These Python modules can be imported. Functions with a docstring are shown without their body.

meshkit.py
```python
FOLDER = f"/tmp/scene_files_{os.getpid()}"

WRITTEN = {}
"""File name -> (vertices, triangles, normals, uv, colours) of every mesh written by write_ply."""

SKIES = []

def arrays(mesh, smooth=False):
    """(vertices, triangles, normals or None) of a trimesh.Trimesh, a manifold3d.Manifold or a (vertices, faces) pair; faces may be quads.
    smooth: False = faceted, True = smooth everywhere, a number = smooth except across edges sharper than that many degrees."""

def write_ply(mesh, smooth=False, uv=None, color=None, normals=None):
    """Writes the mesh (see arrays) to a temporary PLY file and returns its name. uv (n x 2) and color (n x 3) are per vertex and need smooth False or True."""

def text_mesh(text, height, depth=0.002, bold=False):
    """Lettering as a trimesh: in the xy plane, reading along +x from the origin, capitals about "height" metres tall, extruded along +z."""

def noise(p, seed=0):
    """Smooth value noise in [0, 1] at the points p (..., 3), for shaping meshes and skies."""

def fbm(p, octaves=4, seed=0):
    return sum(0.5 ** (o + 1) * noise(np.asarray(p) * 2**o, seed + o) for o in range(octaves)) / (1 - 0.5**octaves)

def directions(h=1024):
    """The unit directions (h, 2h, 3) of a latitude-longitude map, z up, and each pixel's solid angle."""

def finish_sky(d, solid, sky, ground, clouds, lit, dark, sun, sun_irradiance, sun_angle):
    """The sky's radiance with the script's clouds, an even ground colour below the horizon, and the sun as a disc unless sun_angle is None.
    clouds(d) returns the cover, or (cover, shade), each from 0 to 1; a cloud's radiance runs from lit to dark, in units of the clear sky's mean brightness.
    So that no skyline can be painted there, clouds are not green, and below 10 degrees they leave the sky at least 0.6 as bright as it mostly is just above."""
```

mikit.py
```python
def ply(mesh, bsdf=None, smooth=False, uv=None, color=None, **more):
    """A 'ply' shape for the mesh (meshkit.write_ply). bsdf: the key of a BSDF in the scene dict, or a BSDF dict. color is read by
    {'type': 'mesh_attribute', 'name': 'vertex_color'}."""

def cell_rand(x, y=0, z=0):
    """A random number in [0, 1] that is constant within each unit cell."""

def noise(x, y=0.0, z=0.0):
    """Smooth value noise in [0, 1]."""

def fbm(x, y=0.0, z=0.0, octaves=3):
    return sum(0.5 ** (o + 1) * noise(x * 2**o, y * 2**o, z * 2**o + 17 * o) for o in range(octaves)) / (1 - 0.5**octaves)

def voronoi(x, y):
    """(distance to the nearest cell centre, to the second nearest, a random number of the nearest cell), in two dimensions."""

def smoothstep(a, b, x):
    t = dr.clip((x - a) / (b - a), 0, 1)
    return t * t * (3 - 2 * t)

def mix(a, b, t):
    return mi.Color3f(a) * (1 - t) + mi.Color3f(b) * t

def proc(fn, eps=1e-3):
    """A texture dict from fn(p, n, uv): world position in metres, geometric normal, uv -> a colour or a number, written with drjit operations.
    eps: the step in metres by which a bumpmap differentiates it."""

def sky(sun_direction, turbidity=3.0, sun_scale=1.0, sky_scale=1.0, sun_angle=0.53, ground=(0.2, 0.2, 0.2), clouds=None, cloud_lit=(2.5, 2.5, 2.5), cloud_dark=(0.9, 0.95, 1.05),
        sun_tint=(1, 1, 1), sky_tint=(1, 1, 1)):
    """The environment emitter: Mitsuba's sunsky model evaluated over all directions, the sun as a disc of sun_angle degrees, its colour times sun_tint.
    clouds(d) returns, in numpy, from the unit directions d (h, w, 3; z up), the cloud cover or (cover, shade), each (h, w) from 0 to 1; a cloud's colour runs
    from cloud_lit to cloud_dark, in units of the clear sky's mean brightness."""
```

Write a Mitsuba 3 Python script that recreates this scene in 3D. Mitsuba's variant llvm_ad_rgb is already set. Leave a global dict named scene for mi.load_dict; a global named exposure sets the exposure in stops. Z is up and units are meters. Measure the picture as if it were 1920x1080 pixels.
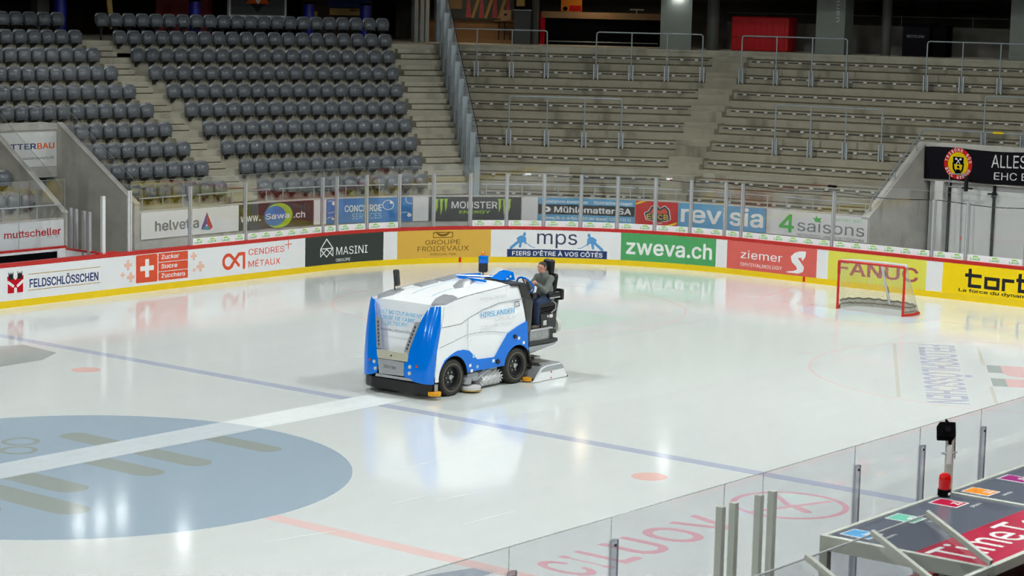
import math, random
import numpy as np, trimesh, mitsuba as mi, drjit as dr
import mikit, meshkit
import manifold3d as m3
from shapely.geometry import Polygon, Point, LineString, box as sbox
from shapely.ops import unary_union
from shapely import affinity
random.seed(7); np.random.seed(7)
T = mi.ScalarTransform4f
scene, labels = {}, {}
# ---------------------------------------------------------------- camera
CAM = np.array([-21.812, -26.339, 7.559]); YAW, PITCH, ROLL, F = 0.672, -0.132, 0.024, 3985.6
fw = np.array([math.cos(YAW)*math.cos(PITCH), math.sin(YAW)*math.cos(PITCH), math.sin(PITCH)])
rt = np.cross(fw, [0, 0, 1]); rt /= np.linalg.norm(rt); up = np.cross(rt, fw)
up = up*math.cos(ROLL) - rt*math.sin(ROLL)
scene['camera'] = {'type': 'thinlens', 'fov': math.degrees(2*math.atan(960/F)), 'fov_axis': 'x', 'aperture_radius': 0.012, 'focus_distance': 41.5,
    'near_clip': 0.1, 'far_clip': 500.0, 'to_world': T().look_at(origin=CAM.tolist(), target=(CAM+fw*10).tolist(), up=up.tolist())}
# ---------------------------------------------------------------- light: the hall's floodlights
exposure = 2.72
LAMP_POWER = 62.0
LAMP_COL = (.965, 1.0, 0.985)
LAMPS = [(x, y, m*mx) for x, mx in ((-27, 1.9), (-13, .9), (0, 1.), (13, 1.1), (25, 1.1)) for y, m in ((-20., 1.15), (-7., 1.0), (7., .9))]
LAMP_Z = 12.5
GALLERY = [(19.4, 18.4), (20.2, 22.0), (19.2, 21.8), (18.55, 22.0), (38.2, 14.5)]     # small lamps under the gallery edge, mirrored in the ice

# ---------------------------------------------------------------- helpers
def srgb(r, g, b):
    return [((c/255)/12.92 if c/255 <= .04045 else ((c/255+.055)/1.055)**2.4) for c in (r, g, b)]
def rgb(*c):
    return {'type': 'rgb', 'value': srgb(*c)}
def numbered(name):
    if name not in scene and name not in labels: return name
    i = 1
    while f'{name}_{i:03d}' in scene or f'{name}_{i:03d}' in labels: i += 1
    return f'{name}_{i:03d}'
_cnt = {}
def numbered_fast(name):
    i = _cnt.get(name, 0); _cnt[name] = i+1
    return name if i == 0 else f'{name}_{i:03d}'
def mat(name, col=None, rough=.5, spec=.5, metal=0., tex=None, sheen=0.):
    c = tex if tex is not None else rgb(*col)
    b = {'type': 'principled', 'base_color': c, 'roughness': rough, 'specular': spec, 'metallic': metal}
    if sheen: b['sheen'] = sheen
    scene['mat_'+name] = {'type': 'twosided', 'bsdf': b}
    return 'mat_'+name
def flat(name, col):
    scene['mat_'+name] = {'type': 'twosided', 'bsdf': {'type': 'diffuse', 'reflectance': rgb(*col)}}
    return 'mat_'+name
def thing(name, label, cat, group=None, kind=None):
    k = numbered_fast(name)
    d = {'label': label, 'category': cat}
    if group: d['group'] = group
    if kind: d['kind'] = kind
    labels[k] = d
    return k
def struct(name, label=None):
    k = numbered_fast(name)
    labels[k] = {'kind': 'structure'}
    if label: labels[k]['label'] = label
    return k
def part(parent, name, mesh, m, smooth=False, label=None, kind=None):
    k = numbered_fast(parent+'__'+name)
    if isinstance(mesh, (list, tuple)): mesh = join(mesh)
    scene[k] = mikit.ply(mesh, m, smooth=smooth)
    if label or kind:
        labels[k] = {}
        if label: labels[k]['label'] = label
        if kind: labels[k]['kind'] = kind
    return k
def whole(key, mesh, m, smooth=False):
    if isinstance(mesh, (list, tuple)): mesh = join(mesh)
    scene[key] = mikit.ply(mesh, m, smooth=smooth)
    return key
def join(ms): return trimesh.util.concatenate(list(ms))
def fixo(m):
    if m.volume < 0: m.invert()
    return m
def box(x0, y0, z0, x1, y1, z1):
    m = trimesh.creation.box((abs(x1-x0), abs(y1-y0), abs(z1-z0))); m.apply_translation(((x0+x1)/2, (y0+y1)/2, (z0+z1)/2)); return m
def rbox(x0, y0, z0, x1, y1, z1, r=.02, seg=8):
    s = m3.Manifold.sphere(r, seg)
    ps = [s.translate((x, y, z)) for x in (min(x0, x1)+r, max(x0, x1)-r) for y in (min(y0, y1)+r, max(y0, y1)-r) for z in (min(z0, z1)+r, max(z0, z1)-r)]
    return mtri(m3.Manifold.batch_hull(ps))
def mtri(man):
    m = man.to_mesh(); return trimesh.Trimesh(m.vert_properties[:, :3], m.tri_verts, process=False)
def hull(pts): return mtri(m3.Manifold.hull_points(np.asarray(pts, float)))
def cyl(p0, p1, r, n=12, r1=None):
    p0, p1 = np.array(p0, float), np.array(p1, float)
    return tube([p0, p1], r, n, radii=None if r1 is None else [r, r1])
def tube(pts, r, n=8, radii=None, closed=False):
    p = np.asarray(pts, float); N = len(p)
    if closed: t = np.roll(p, -1, 0)-np.roll(p, 1, 0)
    else: t = np.gradient(p, axis=0)
    t /= np.linalg.norm(t, axis=1, keepdims=True)+1e-12
    a = np.cross(t[0], [0, 0, 1]); 
    if np.linalg.norm(a) < .1: a = np.cross(t[0], [1, 0, 0])
    A = []
    for i in range(N):
        a = a-t[i]*(a@t[i]); a /= np.linalg.norm(a); A.append(a)
    A = np.array(A); Bn = np.cross(t, A)
    rr = np.full(N, r) if radii is None else np.array(radii, float)
    ang = np.arange(n)*2*np.pi/n
    v = (p[:, None]+rr[:, None, None]*(np.cos(ang)[None, :, None]*A[:, None]+np.sin(ang)[None, :, None]*Bn[:, None])).reshape(-1, 3)
    f = []
    M_ = N if closed else N-1
    for i in range(M_):
        i2 = (i+1) % N
        for j in range(n):
            j2 = (j+1) % n
            f += [[i*n+j, i*n+j2, i2*n+j2], [i*n+j, i2*n+j2, i2*n+j]]
    if not closed:
        v = np.vstack([v, p[0], p[-1]]); c0, c1 = len(v)-2, len(v)-1
        for j in range(n):
            j2 = (j+1) % n
            f += [[c0, j2, j], [c1, (N-1)*n+j, (N-1)*n+j2]]
    return fixo(trimesh.Trimesh(v, f, process=False))
def rounded(pts, r=.12, seg=5):
    """a polyline with its inner corners rounded"""
    p = [np.array(x, float) for x in pts]; out = [p[0]]
    for i in range(1, len(p)-1):
        a, b = p[i-1]-p[i], p[i+1]-p[i]; la, lb = np.linalg.norm(a), np.linalg.norm(b)
        q = min(r, la*.45, lb*.45); a, b = p[i]+a/la*q, p[i]+b/lb*q
        for s in np.linspace(0, 1, seg): out.append((1-s)**2*a+2*s*(1-s)*p[i]+s*s*b)
    return out+[p[-1]]
def prism(poly, fn, t0=0., t1=.01, step=None):
    """extrudes a shapely polygon and carries it through fn(a, b, c)"""
    if poly.geom_type != 'Polygon': return join([prism(g, fn, t0, t1, step) for g in poly.geoms if g.area > 1e-9])
    m = trimesh.creation.extrude_polygon(poly, t1-t0, engine='earcut')
    v, f = m.vertices, m.faces
    if step: v, f = trimesh.remesh.subdivide_to_size(v, f, step, max_iter=12)
    v = np.array(v); out = np.asarray(fn(v[:, 0], v[:, 1], v[:, 2]+t0), float)
    return fixo(trimesh.Trimesh(out, f, process=False))
def slab(fn, a0, a1, b0, b1, c0, c1, na=1):
    """a box grid, cut along a, carried through fn"""
    a = np.linspace(a0, a1, na+1)
    v = np.array([[x, b, c] for x in a for b, c in ((b0, c0), (b1, c0), (b1, c1), (b0, c1))])
    f = []
    for i in range(na):
        for j in range(4):
            p, q = i*4+j, i*4+(j+1) % 4
            f += [[p, q, q+4], [p, q+4, p+4]]
    f += [[0, 2, 1], [0, 3, 2]]; e = na*4
    f += [[e, e+1, e+2], [e, e+2, e+3]]
    return fixo(trimesh.Trimesh(np.asarray(fn(v[:, 0], v[:, 1], v[:, 2]), float), f, process=False))
_tc = {}
def txt(s, a0, b0, w, h, fn, c0=.002, c1=.005, bold=True, slant=0., step=None, drop=None):
    """lettering: w metres wide, capitals h metres tall, its baseline starting at (a0, b0) of the surface fn; drop: rise of the baseline over w"""
    if (s, bold) not in _tc:
        _tc[(s, bold)] = meshkit.text_mesh(s, 1.0, depth=1.0, bold=bold)
    m = _tc[(s, bold)]; v = np.array(m.vertices); lo, hi = v[:, 0].min(), v[:, 0].max()
    f = m.faces
    x = (v[:, 0]-lo)/(hi-lo)*w; y = v[:, 1]*h
    if drop: y = y+x/w*drop
    x = x+slant*y
    if step:
        vv, f = trimesh.remesh.subdivide_to_size(np.c_[x, y, v[:, 2]*.001], f, step, max_iter=8); x, y, z = vv[:, 0], vv[:, 1], vv[:, 2]*1000
    else: z = v[:, 2]
    return fixo(trimesh.Trimesh(np.asarray(fn(a0+x, b0+y, c0+(c1-c0)*z), float), f, process=False))
def pl(poly, fn, c0=.002, c1=.005, step=.3): return prism(poly, fn, c0, c1, step)
def P2(*pts): return Polygon(pts)
def disc(a, b, r, n=48, ry=None):
    return affinity.scale(Point(a, b).buffer(1, quad_segs=n//4), r, ry or r, origin=(a, b))
def ring(a, b, r, w, n=48): return disc(a, b, r, n).difference(disc(a, b, r-w, n))
def line(pts, w): return LineString(pts).buffer(w/2, cap_style=2, join_style=2)
def capsule(pts, w): return LineString(pts).buffer(w/2)
def arc(a, b, r, t0, t1, n=24): return [(a+r*math.cos(t), b+r*math.sin(t)) for t in np.radians(np.linspace(t0, t1, n))]
ORD = ['first', 'second', 'third', 'fourth', 'fifth', 'sixth', 'seventh', 'eighth', 'ninth', 'tenth', 'eleventh', 'twelfth', 'thirteenth', 'fourteenth', 'fifteenth', 'sixteenth',
       'seventeenth', 'eighteenth', 'nineteenth', 'twentieth', 'twenty-first', 'twenty-second', 'twenty-third', 'twenty-fourth']

# the rink's outline: s runs along the boards (far side, far corner, far end, near corner, near side), d metres outside them
RC, HX, HY = 8.6, 30., 15.
X0, Y0, QA = HX-RC, HY-RC, RC*math.pi/2
def Bd(s, d, z):
    s, d, z = np.broadcast_arrays(np.asarray(s, float), np.asarray(d, float), np.asarray(z, float))
    th = np.clip((s-X0)/RC, 0, np.pi/2); e = np.clip(s-X0-QA, 0, 2*Y0); th2 = np.clip((s-X0-QA-2*Y0)/RC, 0, np.pi/2); e2 = np.maximum(s-X0-2*QA-2*Y0, 0)
    x = np.where(s < X0, s, X0+(RC+d)*np.sin(th)); y = np.where(s < X0, HY+d, Y0+(RC+d)*np.cos(th))
    y = y-e
    far = s > X0+QA+2*Y0
    x = np.where(far, X0+(RC+d)*np.cos(th2)-e2, x); y = np.where(far, -Y0-(RC+d)*np.sin(th2), y)
    return np.stack([x, y, z], -1)
S_NEAR = X0+2*QA+2*Y0                       # s where the near side starts; X = X0 - (s - S_NEAR)
def on_boards(d=0.): return lambda a, b, c: Bd(a, d-np.asarray(c), b)
def on_ice(x0=0, y0=0, ang=0.):
    c_, s_ = math.cos(ang), math.sin(ang)
    return lambda a, b, c: np.stack([x0+np.asarray(a)*c_-np.asarray(b)*s_, y0+np.asarray(a)*s_+np.asarray(b)*c_, np.asarray(c)+0*np.asarray(a)], -1)
def frame(o, ang):
    """an upright frame: a along ang, b up, c towards the right-hand side of a"""
    o = np.array(o, float); u = np.array([math.cos(ang), math.sin(ang), 0]); n = np.array([math.sin(ang), -math.cos(ang), 0])
    return lambda a, b, c: o+np.asarray(a)[..., None]*u+np.asarray(c)[..., None]*n+np.asarray(b)[..., None]*np.array([0, 0, 1.])
def nseg(a, b, l=.35): return max(1, int(math.ceil(abs(b-a)/l)))

# ---------------------------------------------------------------- materials
def ice_bsdf(tex, rough=.10):
    return {'type': 'principled', 'base_color': tex, 'roughness': rough, 'specular': .5}
def ice_fn(p, n, uv):
    streak = mikit.fbm(p.x*.35, p.y*3.1, 0.)*.6+mikit.fbm(p.x*1.3+p.y*.4, p.y*9., 4.)*.4
    blot = mikit.fbm(p.x*.22, p.y*.22, 9.)
    k = .97+.05*(streak-.5)+.06*(blot-.5)
    return mi.Color3f(.62, .65, .64)*k
scene['mat_ice'] = ice_bsdf(mikit.proc(ice_fn))
def ice_paint(name, col):
    scene['mat_ice_'+name] = ice_bsdf(rgb(*col)); return 'mat_ice_'+name
def streak_fn(p, n, uv):
    inside = mikit.smoothstep(4.60, 4.50, dr.sqrt(dr.square(p.x)+dr.square(p.y)))
    g = mikit.fbm(p.x*.8, p.y*22., 0.)*.5+mikit.fbm(p.x*9, p.y*14., 3.)*.5
    base = mikit.mix((.70, .74, .73), (.50, .55, .58), inside)
    return base*(.93+.14*g)
scene['mat_ice_streak'] = ice_bsdf(mikit.proc(streak_fn), .35)
def conc_fn(base, stain):
    def fn(p, n, uv):
        a = mikit.fbm(p.x*1.1, p.y*1.1, p.z*2.3, 4); b = mikit.fbm(p.x*6, p.y*6, p.z*5+3, 3)
        st = mikit.smoothstep(.52, .78, mikit.fbm(p.x*2.2+5, p.y*2.2, p.z*.5, 3))
        return mi.Color3f(*base)*(.78+.32*a+.16*(b-.5))*(1-stain*st)
    return fn
def conc(name, base, rough=.85, stain=.22):
    scene['mat_'+name] = {'type': 'twosided', 'bsdf': {'type': 'principled', 'base_color': mikit.proc(conc_fn(base, stain)), 'roughness': rough, 'specular': .3}}
    return 'mat_'+name
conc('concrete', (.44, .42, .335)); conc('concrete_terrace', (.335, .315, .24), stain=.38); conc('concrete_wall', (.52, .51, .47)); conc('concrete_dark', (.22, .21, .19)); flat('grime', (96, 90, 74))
mat('board_white', (234, 236, 238), .3); mat('cap_red', (190, 40, 36), .3); mat('kick_yellow', (238, 205, 8), .35)
scene['mat_glass'] = {'type': 'thindielectric', 'int_ior': 1.5}
scene['mat_tint'] = {'type': 'thindielectric', 'int_ior': 1.5, 'specular_transmittance': {'type': 'rgb', 'value': [.80, .80, .84]}}
scene['mat_hazy'] = {'type': 'thindielectric', 'int_ior': 1.5, 'specular_transmittance': {'type': 'rgb', 'value': [.90, .91, .93]}}
mat('glass_edge', (140, 156, 148), .25); mat('post', (162, 164, 166), .4, metal=.0); mat('alu', (182, 186, 176), .4, metal=.15)
mat('galv', (150, 160, 164), .45, metal=.3); mat('galv_light', (166, 172, 174), .45, metal=.2)
mat('seat', (100, 105, 111), .3, .5); mat('seat_dark', (30, 31, 33), .5); mat('bracket', (186, 186, 180), .5); mat('rail_dark', (58, 56, 50), .6)
flat('white', (240, 241, 242)); flat('white2', (220, 221, 220)); flat('black', (16, 16, 18)); flat('charcoal', (46, 46, 48)); flat('offblack', (28, 27, 32))
COL = dict(red=(200, 38, 40), orange_red=(222, 92, 66), coral=(222, 108, 100), pale_orange=(236, 196, 178), navy=(52, 66, 110), slate=(68, 72, 96), sky=(96, 158, 212), sky2=(102, 166, 206), blue=(58, 132, 200),
    ochre=(222, 180, 84), brown=(128, 96, 44), green=(88, 168, 106), leaf=(74, 182, 74), lime=(172, 208, 60), yellow=(226, 222, 92), tyellow=(248, 216, 34), maroon=(176, 92, 96), graphite=(58, 60, 60), darkgreen=(66, 72, 68),
    grey=(120, 122, 124), darkgrey=(84, 86, 88), gold=(178, 150, 92), lightgrey=(188, 190, 192), teal=(62, 150, 170), violet=(110, 72, 150), signred=(196, 34, 44), bright_red=(206, 44, 40), crimson=(176, 34, 66),
    vblue=(8, 104, 214), cyan=(92, 172, 218), emblem_yellow=(236, 206, 30), rust=(226, 100, 34), palecyan=(160, 200, 225), purple=(150, 54, 118), amber=(226, 140, 56), mint=(110, 184, 160), skyblue=(96, 156, 200))
for k_, c_ in COL.items(): flat(k_, c_)
# ================================================================ the setting
# ice
ice = struct('floor', 'white resurfaced ice of the rink')
outline = Polygon(Bd(np.r_[np.linspace(-34, X0, 3), np.linspace(X0, X0+QA, 24)[1:], np.linspace(X0+QA+2*Y0, S_NEAR, 24), S_NEAR+X0+34], -.0, 0)[:, :2])
scene[ice] = mikit.ply(prism(outline, on_ice(), -.15, 0.), 'mat_ice')
for n_, c_ in dict(red=(230, 202, 198), red2=(232, 208, 206), spot=(230, 190, 182), blue=(184, 191, 207), logo=(164, 182, 196), olive=(160, 168, 164), crease=(202, 218, 228), crimson=(224, 178, 188),
                   navy=(184, 188, 204), gold=(208, 208, 196), grey=(172, 180, 176), pink=(226, 190, 188), mint=(208, 224, 214), dgrey=(168, 176, 186), wet=(218, 224, 221), scratch=(238, 243, 240)).items(): ice_paint(n_, [v_*.94 for v_ in c_])
I0 = on_ice()
def paint(name, geom, m, c1=.0008, c0=0., step=None, fn=I0, label=None):
    return part(ice, name, prism(geom, fn, c0, c1, step), 'mat_ice_'+m, label=label)
paint('blue_line', sbox(7.57, -15, 7.87, 15), 'blue', label='faded blue line across the ice')
paint('wet_swath', P2((7.6, -.8), (8.6, -2.05), (10.5, -2.45), (12.5, -2.75), (19, -3.0), (24.5, -2.2), (24.5, 2), (8.9, 2), (8.6, .2)).buffer(.3).buffer(-.2), 'wet', c1=.0004, label='darker freshly wetted ice around and behind the machine')
for a_, b_ in (((1.77, -5.25), (2.82, -5.3)), ((2.39, -5.62), (3.49, -5.72)), ((1.29, -6.88), (3.07, -6.91)), ((7.25, -4.6), (7.6, -5.23)), ((-1.2, -5.5), (.4, -5.9)), ((3.6, -3.6), (5.2, -3.9)), ((10.4, 4.2), (12.6, 4.4))): paint('scratch', P2(a_, ((a_[0]+b_[0])/2, (a_[1]+b_[1])/2+.018), b_, ((a_[0]+b_[0])/2, (a_[1]+b_[1])/2-.018)), 'scratch', c0=.0022, c1=.0026)
paint('centre_line', sbox(-.15, -15, .15, -4.53), 'red', label='faded red centre line')
paint('centre_logo', disc(0, 0, 4.53, 96), 'logo', label='large blue-grey centre circle')
for x_, y_ in ((6.22, 7), (6.22, -7)): paint('face_off_spot', disc(x_, y_, .3, 32), 'spot')
paint('goal_line', sbox(25.975, -13.95, 26.025, 13.95), 'red2')
for y_ in (7, -7):
    paint('face_off_circle', ring(20, y_, 4.5, .05, 96), 'red2'); paint('face_off_spot', disc(20, y_, .3, 32), 'pink')
    for sx in (-1, 1):
        for sy in (-1, 1): paint('hash_mark', sbox(20+sx*.85-.025, y_+sy*4.5 if sy > 0 else y_-5.1, 20+sx*.85+.025, y_+5.1 if sy > 0 else y_-4.5), 'red2')
for sy in (1, -1): paint('trapezoid_line', line([(26, sy*3.355), (30, sy*4.265)], .05), 'red2')
cr_ = disc(26, 0, 1.83, 48).intersection(sbox(24, -1.8, 26, 1.8))
paint('goal_crease', cr_, 'crease', label='pale blue goal crease'); paint('crease_outline', cr_.difference(cr_.buffer(-.05)), 'red2', c0=.0008, c1=.0014)
# strokes of the lettering on the centre circle (only this much of it is in view)
for x_, y0_, y1_, w_ in ((3.36, .62, -1.1, .48), (1.78, 2.0, -1.02, .54), (.73, .62, -1.02, .56), (-.85, .62, -1.0, .60), (-1.75, .4, -2.1, .62), (-2.6, .4, -1.2, .5)):
    paint('logo_stroke', capsule([(x_, y0_), (x_, y1_)], w_), 'olive', c0=.0008, c1=.0014)
for x_, y_ in ((.82, 2.28), (.35, 1.75), (.0, 2.5)): paint('logo_letter', ring(x_, y_, .33, .1, 24), 'olive', c0=.0008, c1=.0014)
paint('dry_streak', sbox(-16, .24, 8.9, 1.13), 'streak', c0=.0014, c1=.0022, step=4., label='pale unswept strip along the ice ahead of the machine')
# writing on the ice near the glass and in the near circle
T1 = on_ice(.5, -9.9)
for s_, a_, w_ in (('C', 0., .45), ('I', .62, .12), ('L', .98, .42), ('U', 1.55, .66), ('O', 2.42, .72), ('V', 3.32, .72)):
    part(ice, 'lettering', txt(s_, a_, 0, w_, .86, T1, 0, .0008), 'mat_ice_crimson')
g_ = unary_union([ring(6.1, -9.72, .92, .1, 48), capsule([(5.35, -9.55), (6.75, -10.05)], .1), capsule([(6.05, -9.75), (6.6, -9.15)], .1), capsule([(6.1, -9.8), (5.9, -10.15)], .16)])
paint('round_emblem', g_, 'crimson')
L_ = on_ice(22.45, -3.72, math.atan2(-3.76, -6.7))
part(ice, 'lettering', txt('FELDSCHLÖSSCHEN', 0, -.38, 7.6, .78, L_, 0, .0008), 'mat_ice_navy', label='faded navy lettering')
for b_, l_ in ((-.95, 7.2), (.95, 2.6)): part(ice, 'gold_line', prism(sbox(.1, b_-.04, l_, b_+.04), L_, 0, .0008), 'mat_ice_gold')
part(ice, 'gold_line', prism(sbox(5.4, .91, 7.4, .99), L_, 0, .0008), 'mat_ice_gold')
em = [P2((2.6, 1.3), (3.7, 1.3), (3.7, 3.3), (2.6, 3.3)).difference(capsule([(2.7, 2.2), (3.5, 2.9)], .14)), P2((4.3, 1.3), (5.3, 1.3), (5.3, 3.3), (4.3, 3.3)).difference(capsule([(4.5, 2.9), (5.1, 2.2)], .14))]
for e_ in em: part(ice, 'emblem_block', prism(e_, L_, 0, .0008), 'mat_ice_pink')
for a_ in (2.6, 4.3): part(ice, 'emblem_shade', prism(sbox(a_, 1.0, a_+1., 1.3), L_, 0, .0008), 'mat_ice_grey')
paint('grey_emblem', P2((7.2, 10.3), (7.05, 9.1), (6.3, 8.62), (5.2, 8.55), (4.2, 8.9), (4.6, 10.3), (5.9, 10.75)).buffer(.1), 'grey', c0=.0008, c1=.0014)
paint('green_advert', P2((16.5, 3.6), (20.6, 3.6), (20.6, 6.0), (16.5, 6.0)), 'mint')
paint('grey_emblem', P2((-1.4, -8.9), (-1., -8.3), (-.1, -8.55), (.0, -8.9)), 'dgrey')

# rink boards
ZT, ZC, ZK = 1.08, .985, .165
S_A, S_B = 4., S_NEAR+36.
bo = struct('wall_rink', 'white rink boards with red cap rail and yellow kickplate')
fb = on_boards(0.)
def boards(s0, s1):
    n = nseg(s0, s1, .45)
    part(bo, 'board_run', slab(fb, s0, s1, .0, ZC, -.12, 0., n), 'mat_board_white')
    part(bo, 'cap_rail', slab(fb, s0, s1, ZC, ZT, -.16, .012, n), 'mat_cap_red', label='red cap rail')
    part(bo, 'kickplate', slab(fb, s0, s1, .0, ZK, .0, .018, n), 'mat_kick_yellow', label='yellow kickplate')
boards(S_A, X0); boards(X0, X0+QA); boards(X0+QA, X0+QA+2*Y0); boards(X0+QA+2*Y0, S_NEAR); boards(S_NEAR, S_B)
for s_ in (26.23, 36.98): part(bo, 'line_mark', slab(fb, s_-.035, s_+.035, .02, ZK, .018, .024, 1), 'mat_bright_red', label='red mark on the kickplate')
for s_ in (13.0, 16.97, 20.2, 30.3, 39.3, 43.2): part(bo, 'panel_joint', slab(fb, s_-.006, s_+.006, ZK, ZC, -.004, .0025, 1), 'mat_lightgrey')

def advert(label, s0, s1, color=None, z0=ZK+.003, z1=ZC-.003, name='advertising_panel', fn=fb, th=.006):
    k = thing(name, label, 'advertising board', 'sponsor panels on the rink boards' if fn is fb else 'sponsor banners on the front wall of the stands')
    part(k, 'panel', slab(fn, s0, s1, z0, z1, .0, th, nseg(s0, s1, .3)), color)
    return k
C0, C1 = .007, .010
def wr(k, s, a, b, w, h, m, fn=fb, bold=True, name='lettering', **kw): return part(k, name, txt(s, a, b, w, h, fn, C0, C1, bold, **kw), m)
def sh(k, name, geom, m, fn=fb, c0=C0, c1=C1, step=.25): return part(k, name, prism(geom, fn, c0, c1, step), m)

k = advert('white rink board panel with navy lettering and a small red castle emblem', 9.4, 14.1, 'mat_board_white')
wr(k, 'FELDSCHLÖSSCHEN', 11.18, .44, 2.17, .20, 'mat_navy')
for z_ in (.77, .375): sh(k, 'gold_line', sbox(11.13, z_-.008, 13.42, z_+.008), 'mat_gold')
cas = unary_union([P2((10.52, .35), (10.98, .35), (10.98, .62), (11.0, .76), (10.94, .76), (10.9, .70), (10.83, .74), (10.75, .66), (10.67, .74), (10.6, .70), (10.56, .76), (10.5, .76), (10.52, .62))])
sh(k, 'castle_emblem', cas, 'mat_signred')
for a_ in (10.55, 10.82): sh(k, 'tower', P2((a_, .68), (a_+.13, .68), (a_+.14, .88), (a_+.10, .8), (a_+.065, .86), (a_+.03, .8), (a_-.01, .88)), 'mat_charcoal', c0=C1, c1=C1+.002)
sh(k, 'gate_arch', unary_union([capsule([(10.75, .36), (10.75, .44)], .09), capsule([(10.53, .62), (10.68, .52)], .07), capsule([(10.97, .62), (10.82, .52)], .07)]), 'mat_white', c0=C1, c1=C1+.002)

k = advert('white rink board panel with an orange-red Swiss cross block and pale crosses', 14.1, 17.2, 'mat_board_white')
sq = P2((14.60, .245), (15.33, .24), (15.33, .965), (14.60, .965)).buffer(-.03).buffer(.03)
cross = unary_union([sbox(14.86, .535, 15.08+.0, .675).buffer(0), sbox(14.74, .55, 15.2, .67), sbox(14.90, .38, 15.04, .84)])
sh(k, 'cross_block', sq, 'mat_orange_red'); sh(k, 'white_cross', unary_union([sbox(14.74, .545, 15.2, .67), sbox(14.905, .375, 15.035, .845)]), 'mat_white', c0=C1, c1=C1+.002)
for i, w_ in enumerate(('Zucker', 'Sucre', 'Zucchero')):
    z_ = .735-i*.245
    sh(k, 'word_block', sbox(15.36, z_, 16.39, z_+.225), 'mat_orange_red'); part(k, 'lettering', txt(w_, 15.46, z_+.07, (.62, .56, .83)[i], .11, fb, C1, C1+.002), 'mat_white')
for a_, b_, r_ in ((14.33, .74, .13), (14.42, .42, .13), (16.6, .8, .11), (16.84, .5, .14), (14.15, .5, .07), (16.62, .42, .06)):
    sh(k, 'pale_cross', unary_union([sbox(a_-r_, b_-r_*.33, a_+r_, b_+r_*.33), sbox(a_-r_*.33, b_-r_, a_+r_*.33, b_+r_)]), 'mat_pale_orange')

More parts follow.
